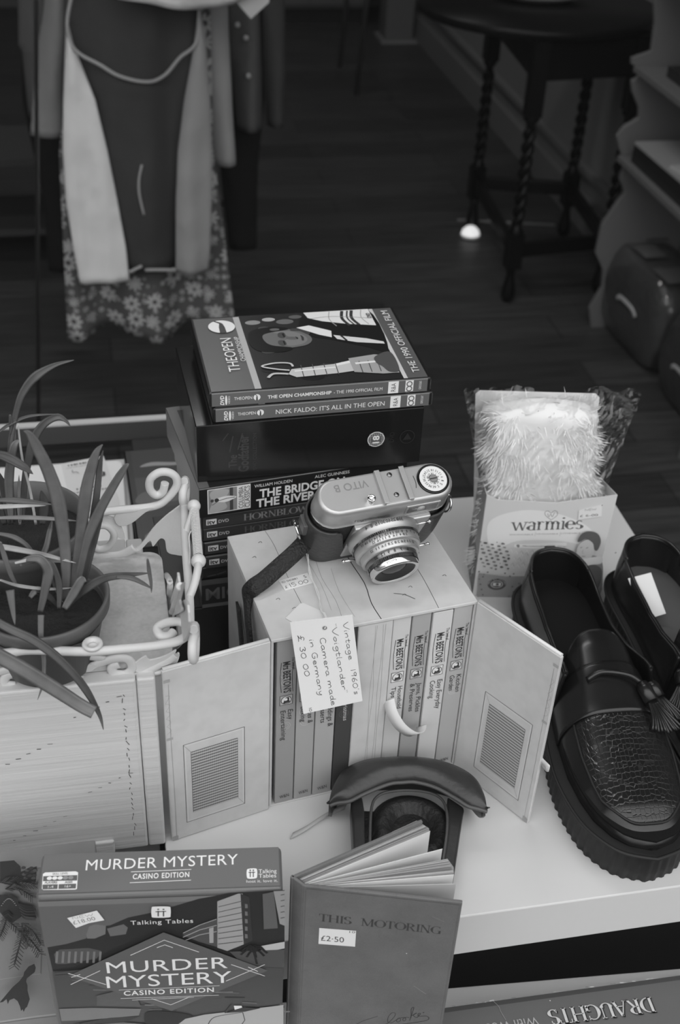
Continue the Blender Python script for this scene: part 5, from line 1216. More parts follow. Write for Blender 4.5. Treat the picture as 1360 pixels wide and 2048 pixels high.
def T(pts, r, name, n=6, m=WM, flat=1): B().tube(smooth_path(pts, n), r, 10, flat=flat).build(name, bs, m, world=True)
br_ = at(352, 985, RZ); YBk = at(300, 1012, RZ).y; YFt = at(300, 1290, RZ).y
T([at(-200, 1075, RZ), at(0, 1050, RZ), at(125, 1036, RZ), at(220, 1022, RZ), at(305, 1013, RZ)]+[aty(x, y, YBk) for x, y in ((335, 996), (353, 972), (352, 955), (338, 945), (318, 945), (301, 958), (300, 978), (312, 990), (325, 984), (330, 966))], R3, 'rim_rail')
T([at(-200, 1330, RZ), at(0, 1308, RZ), at(60, 1300, RZ), at(170, 1303, RZ), at(250, 1297, RZ), at(320, 1290, RZ), at(360, 1280, RZ), at(380, 1262, RZ), at(378, 1250, RZ+.002), at(355, 1243, RZ+.003), at(328, 1247, RZ+.003), at(314, 1258, RZ+.002), at(322, 1272, RZ+.001), at(338, 1272, RZ), at(347, 1264, RZ)], R3, 'rim_rail')
T([at(364, 975, RZ), at(368, 1020, RZ), at(370, 1080, RZ), at(378, 1180, RZ), at(380, 1240, RZ), at(380, 1275, RZ)], R3, 'rim_rail')
XR_ = at(372, 1080, RZ).x
def atX(x, y, X): d = ray(x, y); return EYE+d*(X/d.x) if abs(d.x) > 1e-6 else None
# scrolls at the rail ends seen edge on
for c, (ry, rz_) in ((at(369, 986, RZ+.008), (.011, .011)), (at(388, 1290, RZ-.004), (.014, .014))):
    T([c+V((.002*sin(q), ry*(1-.07*q)*sin(q), rz_*(1-.07*q)*cos(q))) for q in [i*.5 for i in range(15)]], R3, 'end_scroll', 3)
# handle with balls and coil
hb0, hb1 = at(388, 1012, RZ+.010), at(397, 1122, RZ+.010)
bl = at(372, 1066, RZ); bl2 = at(378, 1196, RZ)
T([bl, at(376, 1052, RZ+.004), at(383, 1034, RZ+.009), hb0], .0028, 'handle_arm'); T([hb1, at(395, 1142, RZ+.010), at(388, 1170, RZ+.006), bl2], .0030, 'handle_arm')
b = B(); b.ball(hb0, .0052, 18); b.build('handle_ball', bs, WM, world=True)
b = B(); b.ball(hb1, .0056, 18); b.build('handle_ball', bs, WM, world=True)
ax = (hb1-hb0); n1 = ax.cross(V((0, 0, 1))).normalized(); n2 = ax.cross(n1).normalized(); LN = ax.length
B().tube([hb0+ax*(.09+.82*i/420)+(n1*cos(i*2*pi/14)+n2*sin(i*2*pi/14))*.0032 for i in range(421)], .00050, 6).build('handle_coil', bs, WM, world=True)
B().tube(smooth_path([at(382, 1062, RZ+.013), at(378, 1075, RZ+.012), at(380, 1110, RZ+.004), at(376, 1180, RZ), at(372, 1230, RZ)], 5), .0005, 5).build('tie_string', bs, mat(.7, .8), world=True)
def leafplate(L, pl, name='leaf_plate', th=.0016, axis='y', bend=0):
    if axis == 'y': pts = [aty(x, y, pl) for x, y in L]; d = V((0, th, 0))
    else: pts = [atX(x, y, pl) for x, y in L]; d = V((th, 0, 0))
    pts = smooth_path(pts, 3, True)
    B().prism(pts, d).build(name, bs, WM, world=True, bevel=.0005)
YB2 = .784
leafplate([(258, 1112), (285, 1085), (305, 1058), (325, 1038), (345, 1022), (366, 1012), (368, 1060), (372, 1108), (350, 1110), (334, 1104), (330, 1082), (320, 1078), (306, 1094), (300, 1082), (282, 1100)], YB2)
T([aty(x, y, YB2) for x, y in ((95, 1062), (118, 1075), (140, 1090), (170, 1104), (200, 1112), (240, 1110), (270, 1095))], .0042, 'scroll_band', 5, WM, .6)
T([aty(x, y, YB2-.001) for x, y in ((182, 1085), (196, 1098), (218, 1092), (228, 1070), (214, 1052), (192, 1052))], .0030, 'scroll_band', 5)
leafplate([(196, 1035), (222, 1034), (240, 1048), (250, 1078), (234, 1074), (215, 1060), (200, 1055)], YB2)
T([aty(x, y, YB2) for x, y in ((120, 998), (150, 1015), (175, 1020), (195, 1012), (196, 998))], .0030, 'scroll_band', 5)
leafplate([(132, 1052), (142, 1062), (152, 1066), (158, 1050), (164, 1082), (172, 1110), (150, 1095), (130, 1075)], YB2)
leafplate([(230, 1030), (270, 1020), (310, 1015), (290, 1026), (262, 1048), (236, 1052)], YB2-.002)
XS = .0305
T([atX(x, y, XS) for x, y in ((333, 1150), (340, 1165), (338, 1195), (336, 1225), (345, 1222), (352, 1200), (360, 1172))], .0024, 'scroll_band', 5)
leafplate([(338, 1210), (352, 1160), (354, 1145), (358, 1170), (366, 1165), (358, 1200), (362, 1222), (346, 1232), (340, 1250), (336, 1232)], XS, axis='x')
leafplate([(352, 1225), (366, 1200), (374, 1210), (376, 1260), (366, 1282), (350, 1300), (340, 1296), (352, 1262)], XS+.003, axis='x')
YF2 = .652
def FB(L, r=.0030, fl=.55): T([aty(x, y, YF2) for x, y in L], r, 'scroll_band', 5, WM, fl)
FB([(-60, 1350), (0, 1343), (70, 1332), (110, 1344), (160, 1358), (210, 1362), (270, 1352), (330, 1325), (352, 1310)], .0034)
FB([(135, 1330), (165, 1338), (195, 1328), (225, 1318), (255, 1318), (265, 1335), (250, 1348), (228, 1345), (224, 1334), (238, 1328)], .0036)
FB([(0, 1325), (60, 1320), (110, 1314), (160, 1313), (210, 1318)], .0026)
FB([(0, 1378), (40, 1382), (66, 1372), (64, 1354), (40, 1346), (14, 1352), (10, 1366), (30, 1370)], .0036)
leafplate([(262, 1335), (290, 1312), (300, 1320), (330, 1312), (352, 1300), (345, 1312), (300, 1335), (276, 1345)], YF2-.001)
leafplate([(300, 1352), (330, 1330), (356, 1306), (358, 1318), (345, 1340), (320, 1352)], YF2+.002)
leafplate([(160, 1342), (178, 1330), (196, 1332), (180, 1344)], YF2-.002)
b = B(); b.lathe([(.0001, .003), (.0065, .003), (.0072, .0045), (.0065, .006), (.004, .0055), (.0032, .0035)], 20, Mx.Translation(at(186, 1298, RZ))); b.build('rosette', bs, WM, world=True)
FB([(-60, 1395), (0, 1390), (120, 1376), (250, 1358), (345, 1338)], .0022, 1)

# ---------------------------------------------------------------- potted spider plants
POT = mat(.115, .45); SOIL = mat(.02, .95, bump=(200, .6)); LEAF = {}
def leafmat(g):
    def bd(n, p):
        k = NT(n); uvn = k.coords((1, 1, 1)); nz = k.noise(uvn, 60, 3); k.link(k.ramp(nz, [(.35, g*.82), (.65, g*1.15)]), p.inputs['Base Color'])
    return mat(g, .38, key='leaf_grey_%d' % int(g*1000), build=bd, spec=.45)
def pot(label, cx, cy, z0, r0, r1, h, soil):
    t = thing('potted_plant', label, 'potted plant', (cx, cy, z0), group='potted spider plants')
    B().lathe([(.0001, 0), (r0, 0), (lerp(r0, r1, .80), h*.80), (r1*.985, h*.82), (r1*1.03, h*.84), (r1*1.04, h*.99), (r1*1.02, h), (r1*.97, h*.99), (r1*.95, h*.8), (r0*.9, .004)], 56).build('pot', t, POT)
    b = B()
    def sf(u, v): q = 2*pi*u; r = r1*.93*v; return V((r*cos(q), r*sin(q), h*soil+.004*noise.noise(V((r*cos(q)*80, r*sin(q)*80, 1)))))
    b.grid(lambda u, v: sf(u, max(.001, v)), 40, 14, True, wrap=True); b.build('soil', t, SOIL)
    return t
PC = at(84, 1190, .950); p1t = pot('front potted spider plant with grey upright leaves by the coil handle', PC.x, PC.y, .8924, .033, .0450, .0576, .70)
PB = at(36, 1038, .968)
p2t = pot('rear potted spider plant with one tall arching leaf behind the basket', PB.x, PB.y, .8924, .038, .0485, .0756, .8)
def leaf(t, L, Y0, Y1, wpx, g=.12, roll=.0, taper=(.5, 1, .75, .06), cut=False):
    n = len(L); pts = [aty(x, y, lerp(Y0, Y1, i/(n-1))) for i, (x, y) in enumerate(L)]; pts = smooth_path(pts, 6); N = len(pts); b = B(); vs = []
    for i, p in enumerate(pts):
        tt = i/(N-1); tk = interp([(0, taper[0]), (.35, taper[1]), (.7, taper[2]), (1, taper[3])], tt); d = (p-EYE); w = wpx/2*tk*d.length/FPX*1.05
        tg_ = (pts[min(i+1, N-1)]-pts[max(i-1, 0)]).normalized(); vd = d.normalized(); sd = tg_.cross(vd).normalized(); nn = sd.cross(tg_).normalized(); sd = (sd*cos(roll)+nn*sin(roll)).normalized(); nn = sd.cross(tg_)
        if nn.dot(vd) < 0: nn = -nn
        vs += [p-sd*w, p-sd*w*.5+nn*w*.22, p+nn*w*.38, p+sd*w*.5+nn*w*.22, p+sd*w, p+nn*(w*.38+.0006)]
    fs = []
    for i in range(N-1):
        for k in range(4): fs.append((i*6+k, i*6+k+1, i*6+7+k, i*6+6+k))
        fs.append((i*6+4, i*6+5, i*6+11, i*6+10)); fs.append((i*6+5, i*6, i*6+6, i*6+11))
    b.add(vs, fs, True); b.f.append([(N-1)*6+k for k in range(6)]); b.m.append(0); b.sm.append(False); b.f.append([k for k in range(6)][::-1]); b.m.append(0); b.sm.append(False)
    return b.build('leaf', t, leafmat(g), world=True)
y0, y1 = PC.y, PC.y
F = lambda L, w, g=.15, dy0=0, dy1=0, **k: leaf(p1t, L, y0+dy0, y1+dy1, w, g, **k)
F([(131, 1205), (131, 1110), (118, 1010), (98, 945), (74, 895), (58, 868), (48, 862)], 27, .17, 0, -.01)
F([(140, 1205), (158, 1090), (172, 985), (182, 940), (193, 905), (205, 889)], 24, .15)
F([(150, 1200), (178, 1090), (192, 1000), (200, 930), (206, 901)], 15, .12, .006)
F([(150, 1195), (172, 1090), (195, 1030), (225, 975), (250, 935), (258, 928)], 20, .12, -.004)
F([(166, 1170), (185, 1080), (200, 1025), (205, 1012)], 20, .11, .004)
F([(128, 1222), (158, 1188), (205, 1158), (255, 1150), (300, 1146)], 17, .09, 0, -.03)
F([(232, 1154), (262, 1156), (285, 1166), (305, 1178)], 10, .08, -.025, -.03)
F([(295, 1118), (298, 1140), (302, 1165), (303, 1186)], 8, .13, -.028, -.03)
F([(128, 1218), (145, 1190), (160, 1165), (168, 1157)], 17, .19, -.01, -.012, taper=(.6, 1, 1, .8))
F([(80, 1225), (90, 1180), (96, 1142), (80, 1118), (55, 1118), (38, 1124)], 20, .13, -.012)
F([(118, 1218), (118, 1170), (105, 1130), (92, 1118)], 13, .12, -.008)
F([(82, 1230), (82, 1270), (88, 1320), (86, 1365), (75, 1400)], 12, .13, -.03, -.062, taper=(1, .8, .6, .05))
F([(60, 1195), (75, 1180), (100, 1195), (120, 1218)], 15, .09, -.01)
F([(20, 1180), (25, 1215), (30, 1250)], 16, .1, -.02, -.035, taper=(1, .8, .5, .05))
F([(-30, 1230), (20, 1258), (70, 1282), (120, 1320), (165, 1370), (197, 1425), (207, 1460)], 18, .075, -.055, -.085, taper=(.8, 1, .8, .05))
F([(0, 1160), (40, 1172), (100, 1178), (150, 1175)], 7, .36, -.015)
F([(0, 1085), (8, 1110), (22, 1150), (32, 1168)], 10, .2, -.01, taper=(.6, 1, .9, .5))
F([(102, 1150), (112, 1180), (130, 1210)], 6, .15)
F([(40, 1130), (85, 1110), (100, 1060), (104, 1040)], 12, .1, .0, .03)
F([(30, 1126), (70, 1118), (110, 1122), (152, 1125)], 8, .42, -.005, .01)
st = F([(-40, 1292), (40, 1335), (110, 1378), (160, 1410), (188, 1425)], 28, .14, -.075, -.088, taper=(1, 1, .9, .85))
y0 = y1 = PB.y
G_ = lambda L, w, g=.12, dy0=0, dy1=0, **k: leaf(p2t, L, PB.y+dy0, PB.y+dy1, w, g, **k)
G_([(24, 1045), (20, 960), (22, 880), (36, 810), (52, 775), (75, 750), (110, 730), (148, 720)], 17, .10, 0, 0, taper=(.6, .6, 1, .06))
G_([(44, 1045), (50, 960), (64, 890), (84, 852), (112, 834), (130, 840), (141, 853)], 17, .10)
G_([(-20, 905), (15, 915), (45, 932), (66, 948)], 20, .07, -.01, -.03)
G_([(30, 1040), (20, 960), (26, 880), (30, 850)], 13, .14); G_([(22, 1040), (18, 960), (27, 895), (40, 880)], 18, .13, -.01)
G_([(-10, 870), (20, 848), (60, 832), (120, 828)], 7, .08)
G_([(72, 1050), (60, 980), (45, 920), (36, 848)], 5, .5, -.01, -.01, taper=(1, 1, .9, .5))
G_([(22, 1050), (10, 985), (-5, 940)], 17, .08); G_([(10, 1050), (-5, 1000), (-15, 970)], 16, .07)
G_([(-10, 1000), (30, 1001), (70, 1005), (105, 1009)], 12, .10, -.04, -.045); G_([(-10, 1014), (40, 1012), (92, 1011)], 9, .42, -.045, -.05, taper=(1, .9, .6, .05))
G_([(-10, 1036), (50, 1035), (110, 1038), (155, 1042)], 9, .2, -.045, -.05); G_([(40, 1050), (38, 1000), (38, 950)], 8, .3)
G_([(-10, 1092), (30, 1098), (90, 1110), (152, 1126)], 11, .32, -.06, -.07, taper=(1, 1, .8, .1)); G_([(85, 1050), (88, 1010), (82, 980)], 18, .09)
G_([(-10, 1066), (30, 1075), (60, 1098), (70, 1130)], 10, .11, -.05, -.06); G_([(20, 830), (22, 850), (20, 870)], 8, .09)

# ---------------------------------------------------------------- white tray with a slip of paper behind the basket
ty = thing('serving_tray', 'white rounded tray lying behind the plants with a paper slip', 'tray', (-.10, 1.13, .7002))
c0_, c1_ = at(245, 919, .712), at(225, 1105, .712)
B().prism([(x, y, .7002) for x, y in rrect(-.33, c1_.y-.05, c0_.x, c0_.y, .009)], (0, 0, .0116)).build('tray_board', ty, mat(.88, .5), world=True, bevel=.002, seg=3)
sl_ = thing('paper_slip', 'printed paper slip lying askew on the white tray', 'paper slip', at(180, 960, .7122))
q = [at(x, y, .7124) for x, y in ((122, 928), (207, 912), (232, 985), (246, 1030), (150, 1045))]
B().prism([q[4], q[3], q[2], q[1], q[0]], (0, 0, .0003)).build('paper', sl_, mat(.78, .7), world=True)
a = Art(lambda u, v, w: V((u/1000, v/1000, .7127+w)), E=.7)
K = lambda X, Y: (lambda p: (p.x*1000, p.y*1000))(at(X/5.23, 880+Y/5.23, .7127))
def dash(X0, Y0, X1, Y1, n, w, g):
    for i in range(n): t0, t1 = i/n, (i+.62+.2*((i*7) % 3-1))/n; a.line([K(lerp(X0, X1, t0), lerp(Y0, Y1, t0)), K(lerp(X0, X1, t1), lerp(Y0, Y1, t1))], w, g)
dash(710, 270, 980, 225, 9, 3.0, 70); dash(690, 300, 960, 255, 14, 1.2, 130); dash(800, 520, 1080, 480, 7, 3.2, 90); dash(735, 565, 1130, 510, 12, 1.8, 110); dash(790, 595, 1000, 560, 8, 1.8, 120)
a.line([K(755, 320), K(765, 350), K(800, 340), K(825, 358)], .8, 100, 3)
p = K(1045, 385); a.text('3', p[0], p[1], 8.5, 60, w=6.5, bold=.02); a.build('slip_print', sl_, world=True)
# low rail behind the display
lr = thing('low_screen', 'dark low screen with a pale top edge behind the white tray', 'screen', (-.02, 1.276, 0))
B().box((-.40, 0, .690), (.20, .009, .7146)).build('top_rail', lr, mat(.085, .5)); B().box((-.40, 0, .7147), (.20, .010, .7168)).build('pale_edge', lr, mat(.60, .5))
for x in (-.40, .18): B().box((x, 0, 0), (x+.02, .009, .690)).build('upright', lr, mat(.05, .5))
B().box((-.38, .003, .30), (.18, .006, .65)).build('infill_panel', lr, mat(.016, .6))
# ---------------------------------------------------------------- oval table with twisted legs
DW = mat(.007, .35, spec=.22)
ot = thing('oval_table', 'dark oval side table with barley-twist legs standing on the floorboards', 'table', (1.18, 3.21, 0))
o3 = lambda x, y: (x-1.18, y-3.21)
b = B(); b.lathe([(.0001, .720), (.97, .720), (1.0, .726), (1.0, .738), (.985, .746), (.0001, .747)], 64, Mx.Diagonal((.325, .29, 1, 1))); b.build('tabletop', ot, DW)
LEGS = [(1.115, 2.965), (1.155, 3.475), (1.435, 3.40), (1.40, 3.00)]
for (lx, ly) in LEGS:
    x, y = o3(lx, ly); b = B(); b.box((x-.020, y-.020, .525), (x+.020, y+.020, .72)); b.box((x-.021, y-.021, .105), (x+.021, y+.021, .205))
    b.lathe([(.019, .525), (.021, .517), (.012, .505), (.011, .49)], 20, Mx.Translation((x, y, 0))); b.lathe([(.011, .235), (.014, .222), (.020, .212), (.019, .204)], 20, Mx.Translation((x, y, 0)))
    b.lathe([(.019, .106), (.014, .096), (.011, .085), (.015, .060), (.0195, .035), (.020, .02), (.015, .004), (.0001, .0)], 20, Mx.Translation((x, y, 0)))
    for ph in (0, pi):
        b.tube([(x+.0085*cos(ph+i*.35), y+.0085*sin(ph+i*.35), .232+i*.00395) for i in range(67)], .0098, 8)
    b.build('twisted_leg', ot, DW)
for i in range(4):
    (x0, y0_), (x1, y1_) = o3(*LEGS[i]), o3(*LEGS[(i+1) % 4]); d = V((x1-x0, y1_-y0_, 0)); L = d.length; M = Mx.Translation((x0, y0_, 0)) @ Mx.Rotation(atan2(d.y, d.x), 4, 'Z')
    B().box((.018, -.010, .135), (L-.018, .010, .175), M).build('stretcher', ot, DW, bevel=.002)
    B().box((.018, -.009, .615), (L-.018, .009, .719), M).build('apron', ot, DW)
dsh = thing('oval_dish', 'pale oval dish resting on the dark oval table', 'dish', (1.20, 3.25, .7475)); b = B(); b.lathe([(.0001, .002), (.55, .0), (.8, .012), (1, .03), (.97, .033), (.78, .016), (.0001, .006)], 48, Mx.Diagonal((.15, .11, 1, 1))); b.build('dish_body', dsh, mat(.6, .3))
for (x0, y0_, x1, y1_) in ((.985, 3.50, 1.30, 3.44), (.93, 3.30, 1.42, 3.25)): pass

# ---------------------------------------------------------------- white shelf unit with scalloped ends
SWT = mat(.17, .6)
su = thing('shelf_unit', 'white shelf unit with wavy cut side panels against the right wall', 'shelf unit', (1.51, 2.78, 0))
def scal(yloc, name):
    pr = [(0, .0), (-.21, .0), (-.225, .06), (-.20, .12), (-.205, .17), (-.235, .22), (-.232, .30), (-.20, .36), (-.185, .385), (-.205, .42), (-.20, .46), (-.222, .50), (-.235, .53), (-.22, .555), (-.185, .575), (-.19, .60), (-.215, .64), (-.222, .665), (-.20, .68), (-.195, .70), (-.23, .705), (-.232, .72), (-.185, .735), (-.19, .80), (-.21, .88), (-.19, .95), (-.20, 1.05), (0, 1.08)]
    B().prism([(x, yloc, z) for x, z in pr], (0, .014, 0)).build(name, su, SWT, bevel=.002)
scal(0, 'side_panel'); scal(-.95, 'side_panel')
for z in (.485, .705, .93): B().box((-.225, -.936, z-.016), (0, -.0005, z)).build('shelf_board', su, SWT, bevel=.002)
MAG = 'magazines and books on the wavy white shelves'
def flat_item(name, label, cat, loc, w, d, h, g, rz=0, pg=None, grp=MAG):
    t = thing(name, label, cat, loc, rz, grp)
    b = B(); b.box((0, 0, 0), (w, d, h)); b.build('cover', t, mat(round(sl(g)/.25, 3) if g > 60 else .02, .5), bevel=.001)
    if pg: B().box((-.0006, .002, .001), (w-.002, d-.002, h-.001)).build('pages', t, mat(pg, .8))
    return t
flat_item('hardback_book', 'wide dark book at the bottom of the pile on the wavy shelf', 'book', (1.300, 2.13, .4855), .20, .60, .030, 20)
flat_item('hardback_book', 'pale-topped dark book second in the shelf pile', 'book', (1.296, 2.12, .5160), .205, .60, .022, 20)
flat_item('magazine', 'pale magazine lying on top of the dark shelf books', 'magazine', (1.298, 2.14, .5385), .195, .56, .008, 84, .02)
flat_item('magazine', 'white folded leaflet on the shelf magazine pile', 'magazine', (1.33, 2.30, .5468), .14, .22, .006, 100, .15)
flat_item('hardback_book', 'black glossy book with pale edge on top of the shelf pile', 'book', (1.345, 2.42, .5532), .16, .22, .014, 20, -.15, .25)
flat_item('hardback_book', 'dark book lying on the upper wavy shelf', 'book', (1.325, 2.42, .7055), .17, .26, .025, 20)
flat_item('hardback_book', 'small dark book stacked on the upper shelf book', 'book', (1.355, 2.47, .7310), .14, .18, .02, 18)
# plastic-wrapped packs on the floor by the shelf
PK = mat(.075, .45)
def soft_pack(name, label, loc, sx_, sy, sz, rz, g, seed, white):
    t = thing(name, label, 'bedding pack', loc, rz, 'wrapped packs on the floor under the wavy shelves')
    def fn(u, v):
        q = 2*pi*u; c, s = cos(q), sin(q); x = (abs(c)**.32)*(1 if c > 0 else -1); y = (abs(s)**.32)*(1 if s > 0 else -1); w = sin(pi*min(.999, max(.001, .03+.94*v)))**.16; z = v
        n_ = noise.noise(V((x*2+seed, y*2, z*3)))*.06
        return V((x*sx_/2*w*(1+n_), y*sy/2*w*(1+n_), sz*(z+n_*.4*(1 if 0 < v < 1 else 0))+.0))
    b = B(); b.grid(fn, 56, 26, True, wrap=True); o = len(b.v)-56; b.f += [list(range(56))[::-1], [o+i for i in range(56)]]; b.m += [0, 0]; b.sm += [False, False]; b.build('wrapped_contents', t, mat(g, .3, bump=(30, .5)))
    def film(u, v): p = fn(u, v); k = 1.04+.045*noise.noise(V((p.x*26, p.y*26, p.z*26+seed)))+.03*noise.noise(V((p.x*60, p.y*60, p.z*50+seed))); return V((p.x*k, p.y*k, p.z*1.01+.001))
    b = B(); b.grid(film, 72, 34, True, wrap=True); b.build('clear_film', t, BAG, fix=False)
    for (u0, v0, u1, v1, gl_) in ((-.36, -.42, .10, -.18, .13), (-.30, .0, .05, .22, .16), (.0, .28, .34, .44, .11)):
        z_ = sz*1.045; B().prism([(u0*sx_, v0*sy, z_), (u1*sx_, v0*sy, z_), (u1*sx_, v1*sy, z_), (u0*sx_, v1*sy, z_)], (0, 0, .0008)).build('printed_label', t, mat(gl_, .5))
    for (x, z, w, h) in white:
        b = B(); b.tube(smooth_path([(-sx_/2*1.035, x-w/2, z), (-sx_/2*1.05, x-w*.3, z+h*.6), (-sx_/2*1.055, x+w*.3, z+h*.6), (-sx_/2*1.035, x+w/2, z)], 4), h*.32, 8, flat=.3); b.build('white_handle', t, mat(.55, .5))
    return t
soft_pack('wrapped_pack', 'large clear-wrapped bedding pack standing on the floor by the wall', (1.412, 2.665, .0), .18, .36, .245, .05, .085, 1.3, [(-.02, .13, .11, .022)])
soft_pack('wrapped_pack', 'nearer clear-wrapped pack with white handle on the floor', (1.420, 2.315, .0), .175, .29, .235, .03, .07, 5.1, [(.0, .11, .09, .02)])
ps = thing('leaning_board', 'pale board leaning beside the wrapped packs at the right', 'board', (1.27, 2.12, .0)); B().prism([(0, 0, .001), (.17, .0, .001), (.17, -.02, .30), (.02, -.02, .30)], (0, .014, 0)).build('board', ps, mat(.20, .5), bevel=.002)
b = B(); b.lathe([(.0001, .0), (.035, .0), (.035, .006), (.0001, .008)], 30, Mx.Translation((.085, -.008, .12)) @ Mx.Rotation(radians(94), 4, 'X')); b.build('dark_oval', ps, mat(.01, .5))
# white strip on the floor behind the table legs
for k, (pa, pb_) in enumerate(((( 962, 362), (1035, 368)), ((915, 440), (1110, 450)))):
    a_, b_ = at(*pa, .004), at(*pb_, .004); B().tube([a_, b_], .004, 6).build('floor_cable', None, mat(.30, .6))
    tag(COL.objects['floor_cable' if k == 0 else 'floor_cable.001'], ('short pale cable on the floor behind the twisted legs', 'longer pale cable crossing the floor under the oval table')[k], 'cable', 'cables on the floor')

# ---------------------------------------------------------------- clothes hanging from a rail
RX, RZr = .09, 1.72
cr2 = thing('clothes_rail', 'metal clothes rail running back from the window with garments', 'clothes rail', (RX, 2.9, 0))
B().tube([(0, -.62, RZr), (0, .75, RZr)], .0125, 14).build('hanging_bar', cr2, METALD)
for y in (-.60, .73):
    B().tube([(0, y, RZr), (0, y, .06)], .011, 12).build('upright', cr2, METALD) if y > 0 else B().tube([(0, y, RZr), (-.14, y, 1.30), (-.26, y, .06)], .004, 10).build('upright', cr2, METALD)
    B().tube([(-.30, y, .05), (.30, y, .05)], .011, 12).build('foot', cr2, METALD)
def lerp_tab(tab, z): return interp(sorted((zz, (v)) for zz, v in tab), z)
def garment(name, label, cat, y, contour, m, depth=.018, folds=(), sh=.0, n=64, nz=44, parent=None, hang=True, hem=None):
    """contour: (z, x_left, x_right); an open-bottomed tube of cloth"""
    zs = [c[0] for c in contour]; zlo, zhi = min(zs), max(zs); L = sorted((c[0], c[1]) for c in contour); R = sorted((c[0], c[2]) for c in contour)
    t = parent
    if t is None: t = thing(name, label, cat, (RX, y, RZr-.08), group='clothes hanging on the rail')
    def fn(u, v):
        z = lerp(zhi, zlo, v); a_, b_ = interp(L, z), interp(R, z); q = 2*pi*u; hw = (b_-a_)/2; x = (a_+b_)/2+hw*cos(q)
        s_ = -sin(q); f = sum(am*sin(fr*x+ph+2*sin(z*3))*min(1, v*1.5+.1) for am, fr, ph in folds)
        zz = z+(hem(x) if (hem and v > .96) else 0)
        return V((x, y+s_*-1*depth*(.5+.5*abs(s_))+f+.007*noise.noise(V((x*9, z*6, y)))+.004*noise.noise(V((x*24, z*16, y))), zz))
    b = B(); b.grid(fn, n, nz, True, wrap=True)
    o = b.build('body' if parent is None else name, t, m, world=True); md = o.modifiers.new('thick', 'SOLIDIFY'); md.thickness = .0012; md.offset = 0
    if hang:
        h = B(); zt_ = zhi; h.tube(smooth_path([((interp(L, zt_)+interp(R, zt_))/2-.16, y, zt_-.04), (RX-.05, y, zt_+.02), (RX, y, zt_+.045), (RX+.05, y, zt_+.02), ((interp(L, zt_)+interp(R, zt_))/2+.16, y, zt_-.04)], 5), .005, 8); h.tube(smooth_path([(RX, y, zt_+.045), (RX, y, RZr-.03), (RX+.018, y, RZr-.008), (RX+.012, y, RZr+.017), (RX-.010, y, RZr+.017), (RX-.016, y, RZr)], 5), .0018, 8); h.build('hanger', t, METALD, world=True)
    return o if parent is not None else t
def gx(px, py, y): p = aty(px, py, y); return (p.z, p.x)
def ct(y, rows):
    """rows: (pixel row, left pixel, right pixel) measured at depth y"""
    out = []
    for py, pl, pr_ in rows: a_, b_ = aty(pl, py, y), aty(pr_, py, y); out.append(((a_.z+b_.z)/2, a_.x, b_.x))
    return out
def cloth(g, bump=True): return mat(g, .85, bump=(40, .25) if bump else None)
# daisy skirt
def daisy(n, p):
    k = NT(n); c = k.node('ShaderNodeTexCoord'); mp = k.node('ShaderNodeMapping'); mp.inputs['Scale'].default_value = (22, 0, 22); k.link(c.outputs['Object'], mp.inputs[0])
    def flowers(sc, R, off):
        m2 = k.node('ShaderNodeMapping'); m2.inputs['Scale'].default_value = (sc, sc, sc); m2.inputs['Location'].default_value = (off, 0, off*1.7); k.link(mp.outputs[0], m2.inputs[0])
        v = k.node('ShaderNodeTexVoronoi', in_Scale=1.0, in_Randomness=.45); k.link(m2.outputs[0], v.inputs['Vector'])
        d = k.node('ShaderNodeVectorMath', operation='SUBTRACT'); k.link(m2.outputs[0], d.inputs[0]); k.link(v.outputs['Position'], d.inputs[1]); s_ = k.node('ShaderNodeSeparateXYZ'); k.link(d.outputs[0], s_.inputs[0])
        an = k.math('ARCTAN2', s_.outputs['Z'], s_.outputs['X']); pet = k.math('ADD', k.math('MULTIPLY', k.math('ABSOLUTE', k.math('COSINE', k.math('MULTIPLY', an, 4.0))), .55*R), .42*R)
        inn = k.math('GREATER_THAN', v.outputs['Distance'], .13*R/.4); return k.math('MULTIPLY', k.math('LESS_THAN', v.outputs['Distance'], pet), inn)
    f = k.math('MAXIMUM', flowers(1.0, .46, 0), k.math('MULTIPLY', flowers(2.3, .36, .4), .8))
    k.link(k.ramp(f, [(0, .11), (1, .55)]), p.inputs['Base Color'])
YS = 2.52
garment('daisy_skirt', 'grey skirt with white daisy print hanging behind the two-tone tunic', 'skirt', YS, ct(YS, [(-500, 170, 400), (0, 150, 420), (300, 118, 425), (450, 125, 445), (600, 132, 462), (655, 134, 470)]), mat(.2, .9, key='daisy_print_cloth', build=daisy), .030, ((.022, 34, .3), (.008, 71, 1.0)), hem=lambda x: .012*sin(34*x+1.2))
# two-tone tunic in front
YT = 2.44
TN = garment('tunic', 'tunic with dark centre and white side panels hanging frontmost on the rail', 'tunic', YT, ct(YT, [(-700, 120, 400), (0, 132, 396), (100, 134, 394), (250, 172, 378), (350, 205, 362), (450, 232, 352), (538, 256, 352)]), cloth(.048), .020, ((.006, 40, 0), (.004, 75, 1)))
def panel(name, rows, m, y, parent, th=.012): return garment(name, '', '', y, ct(y, rows), m, th, ((.003, 50, .5), (.0025, 110, 2)), parent=parent, hang=False, n=40)
panel('side_panel', [(40, 132, 135), (90, 131, 146), (200, 127, 190), (300, 126, 214), (400, 132, 234), (500, 148, 252), (562, 160, 258)], cloth(.86), YT-.024, TN)['label'] = 'white side panel'
panel('side_panel', [(20, 396, 402), (90, 388, 412), (200, 368, 420), (300, 356, 424), (400, 352, 424), (500, 352, 420), (545, 352, 416)], cloth(.36), YT-.022, TN)
def pipe(L, w=.0035, y=YT-.034): B().tube(smooth_path([aty(x, yy, y) for x, yy in L], 5), w, 6, flat=.5).build('piping', TN, mat(.42, .8), world=True)
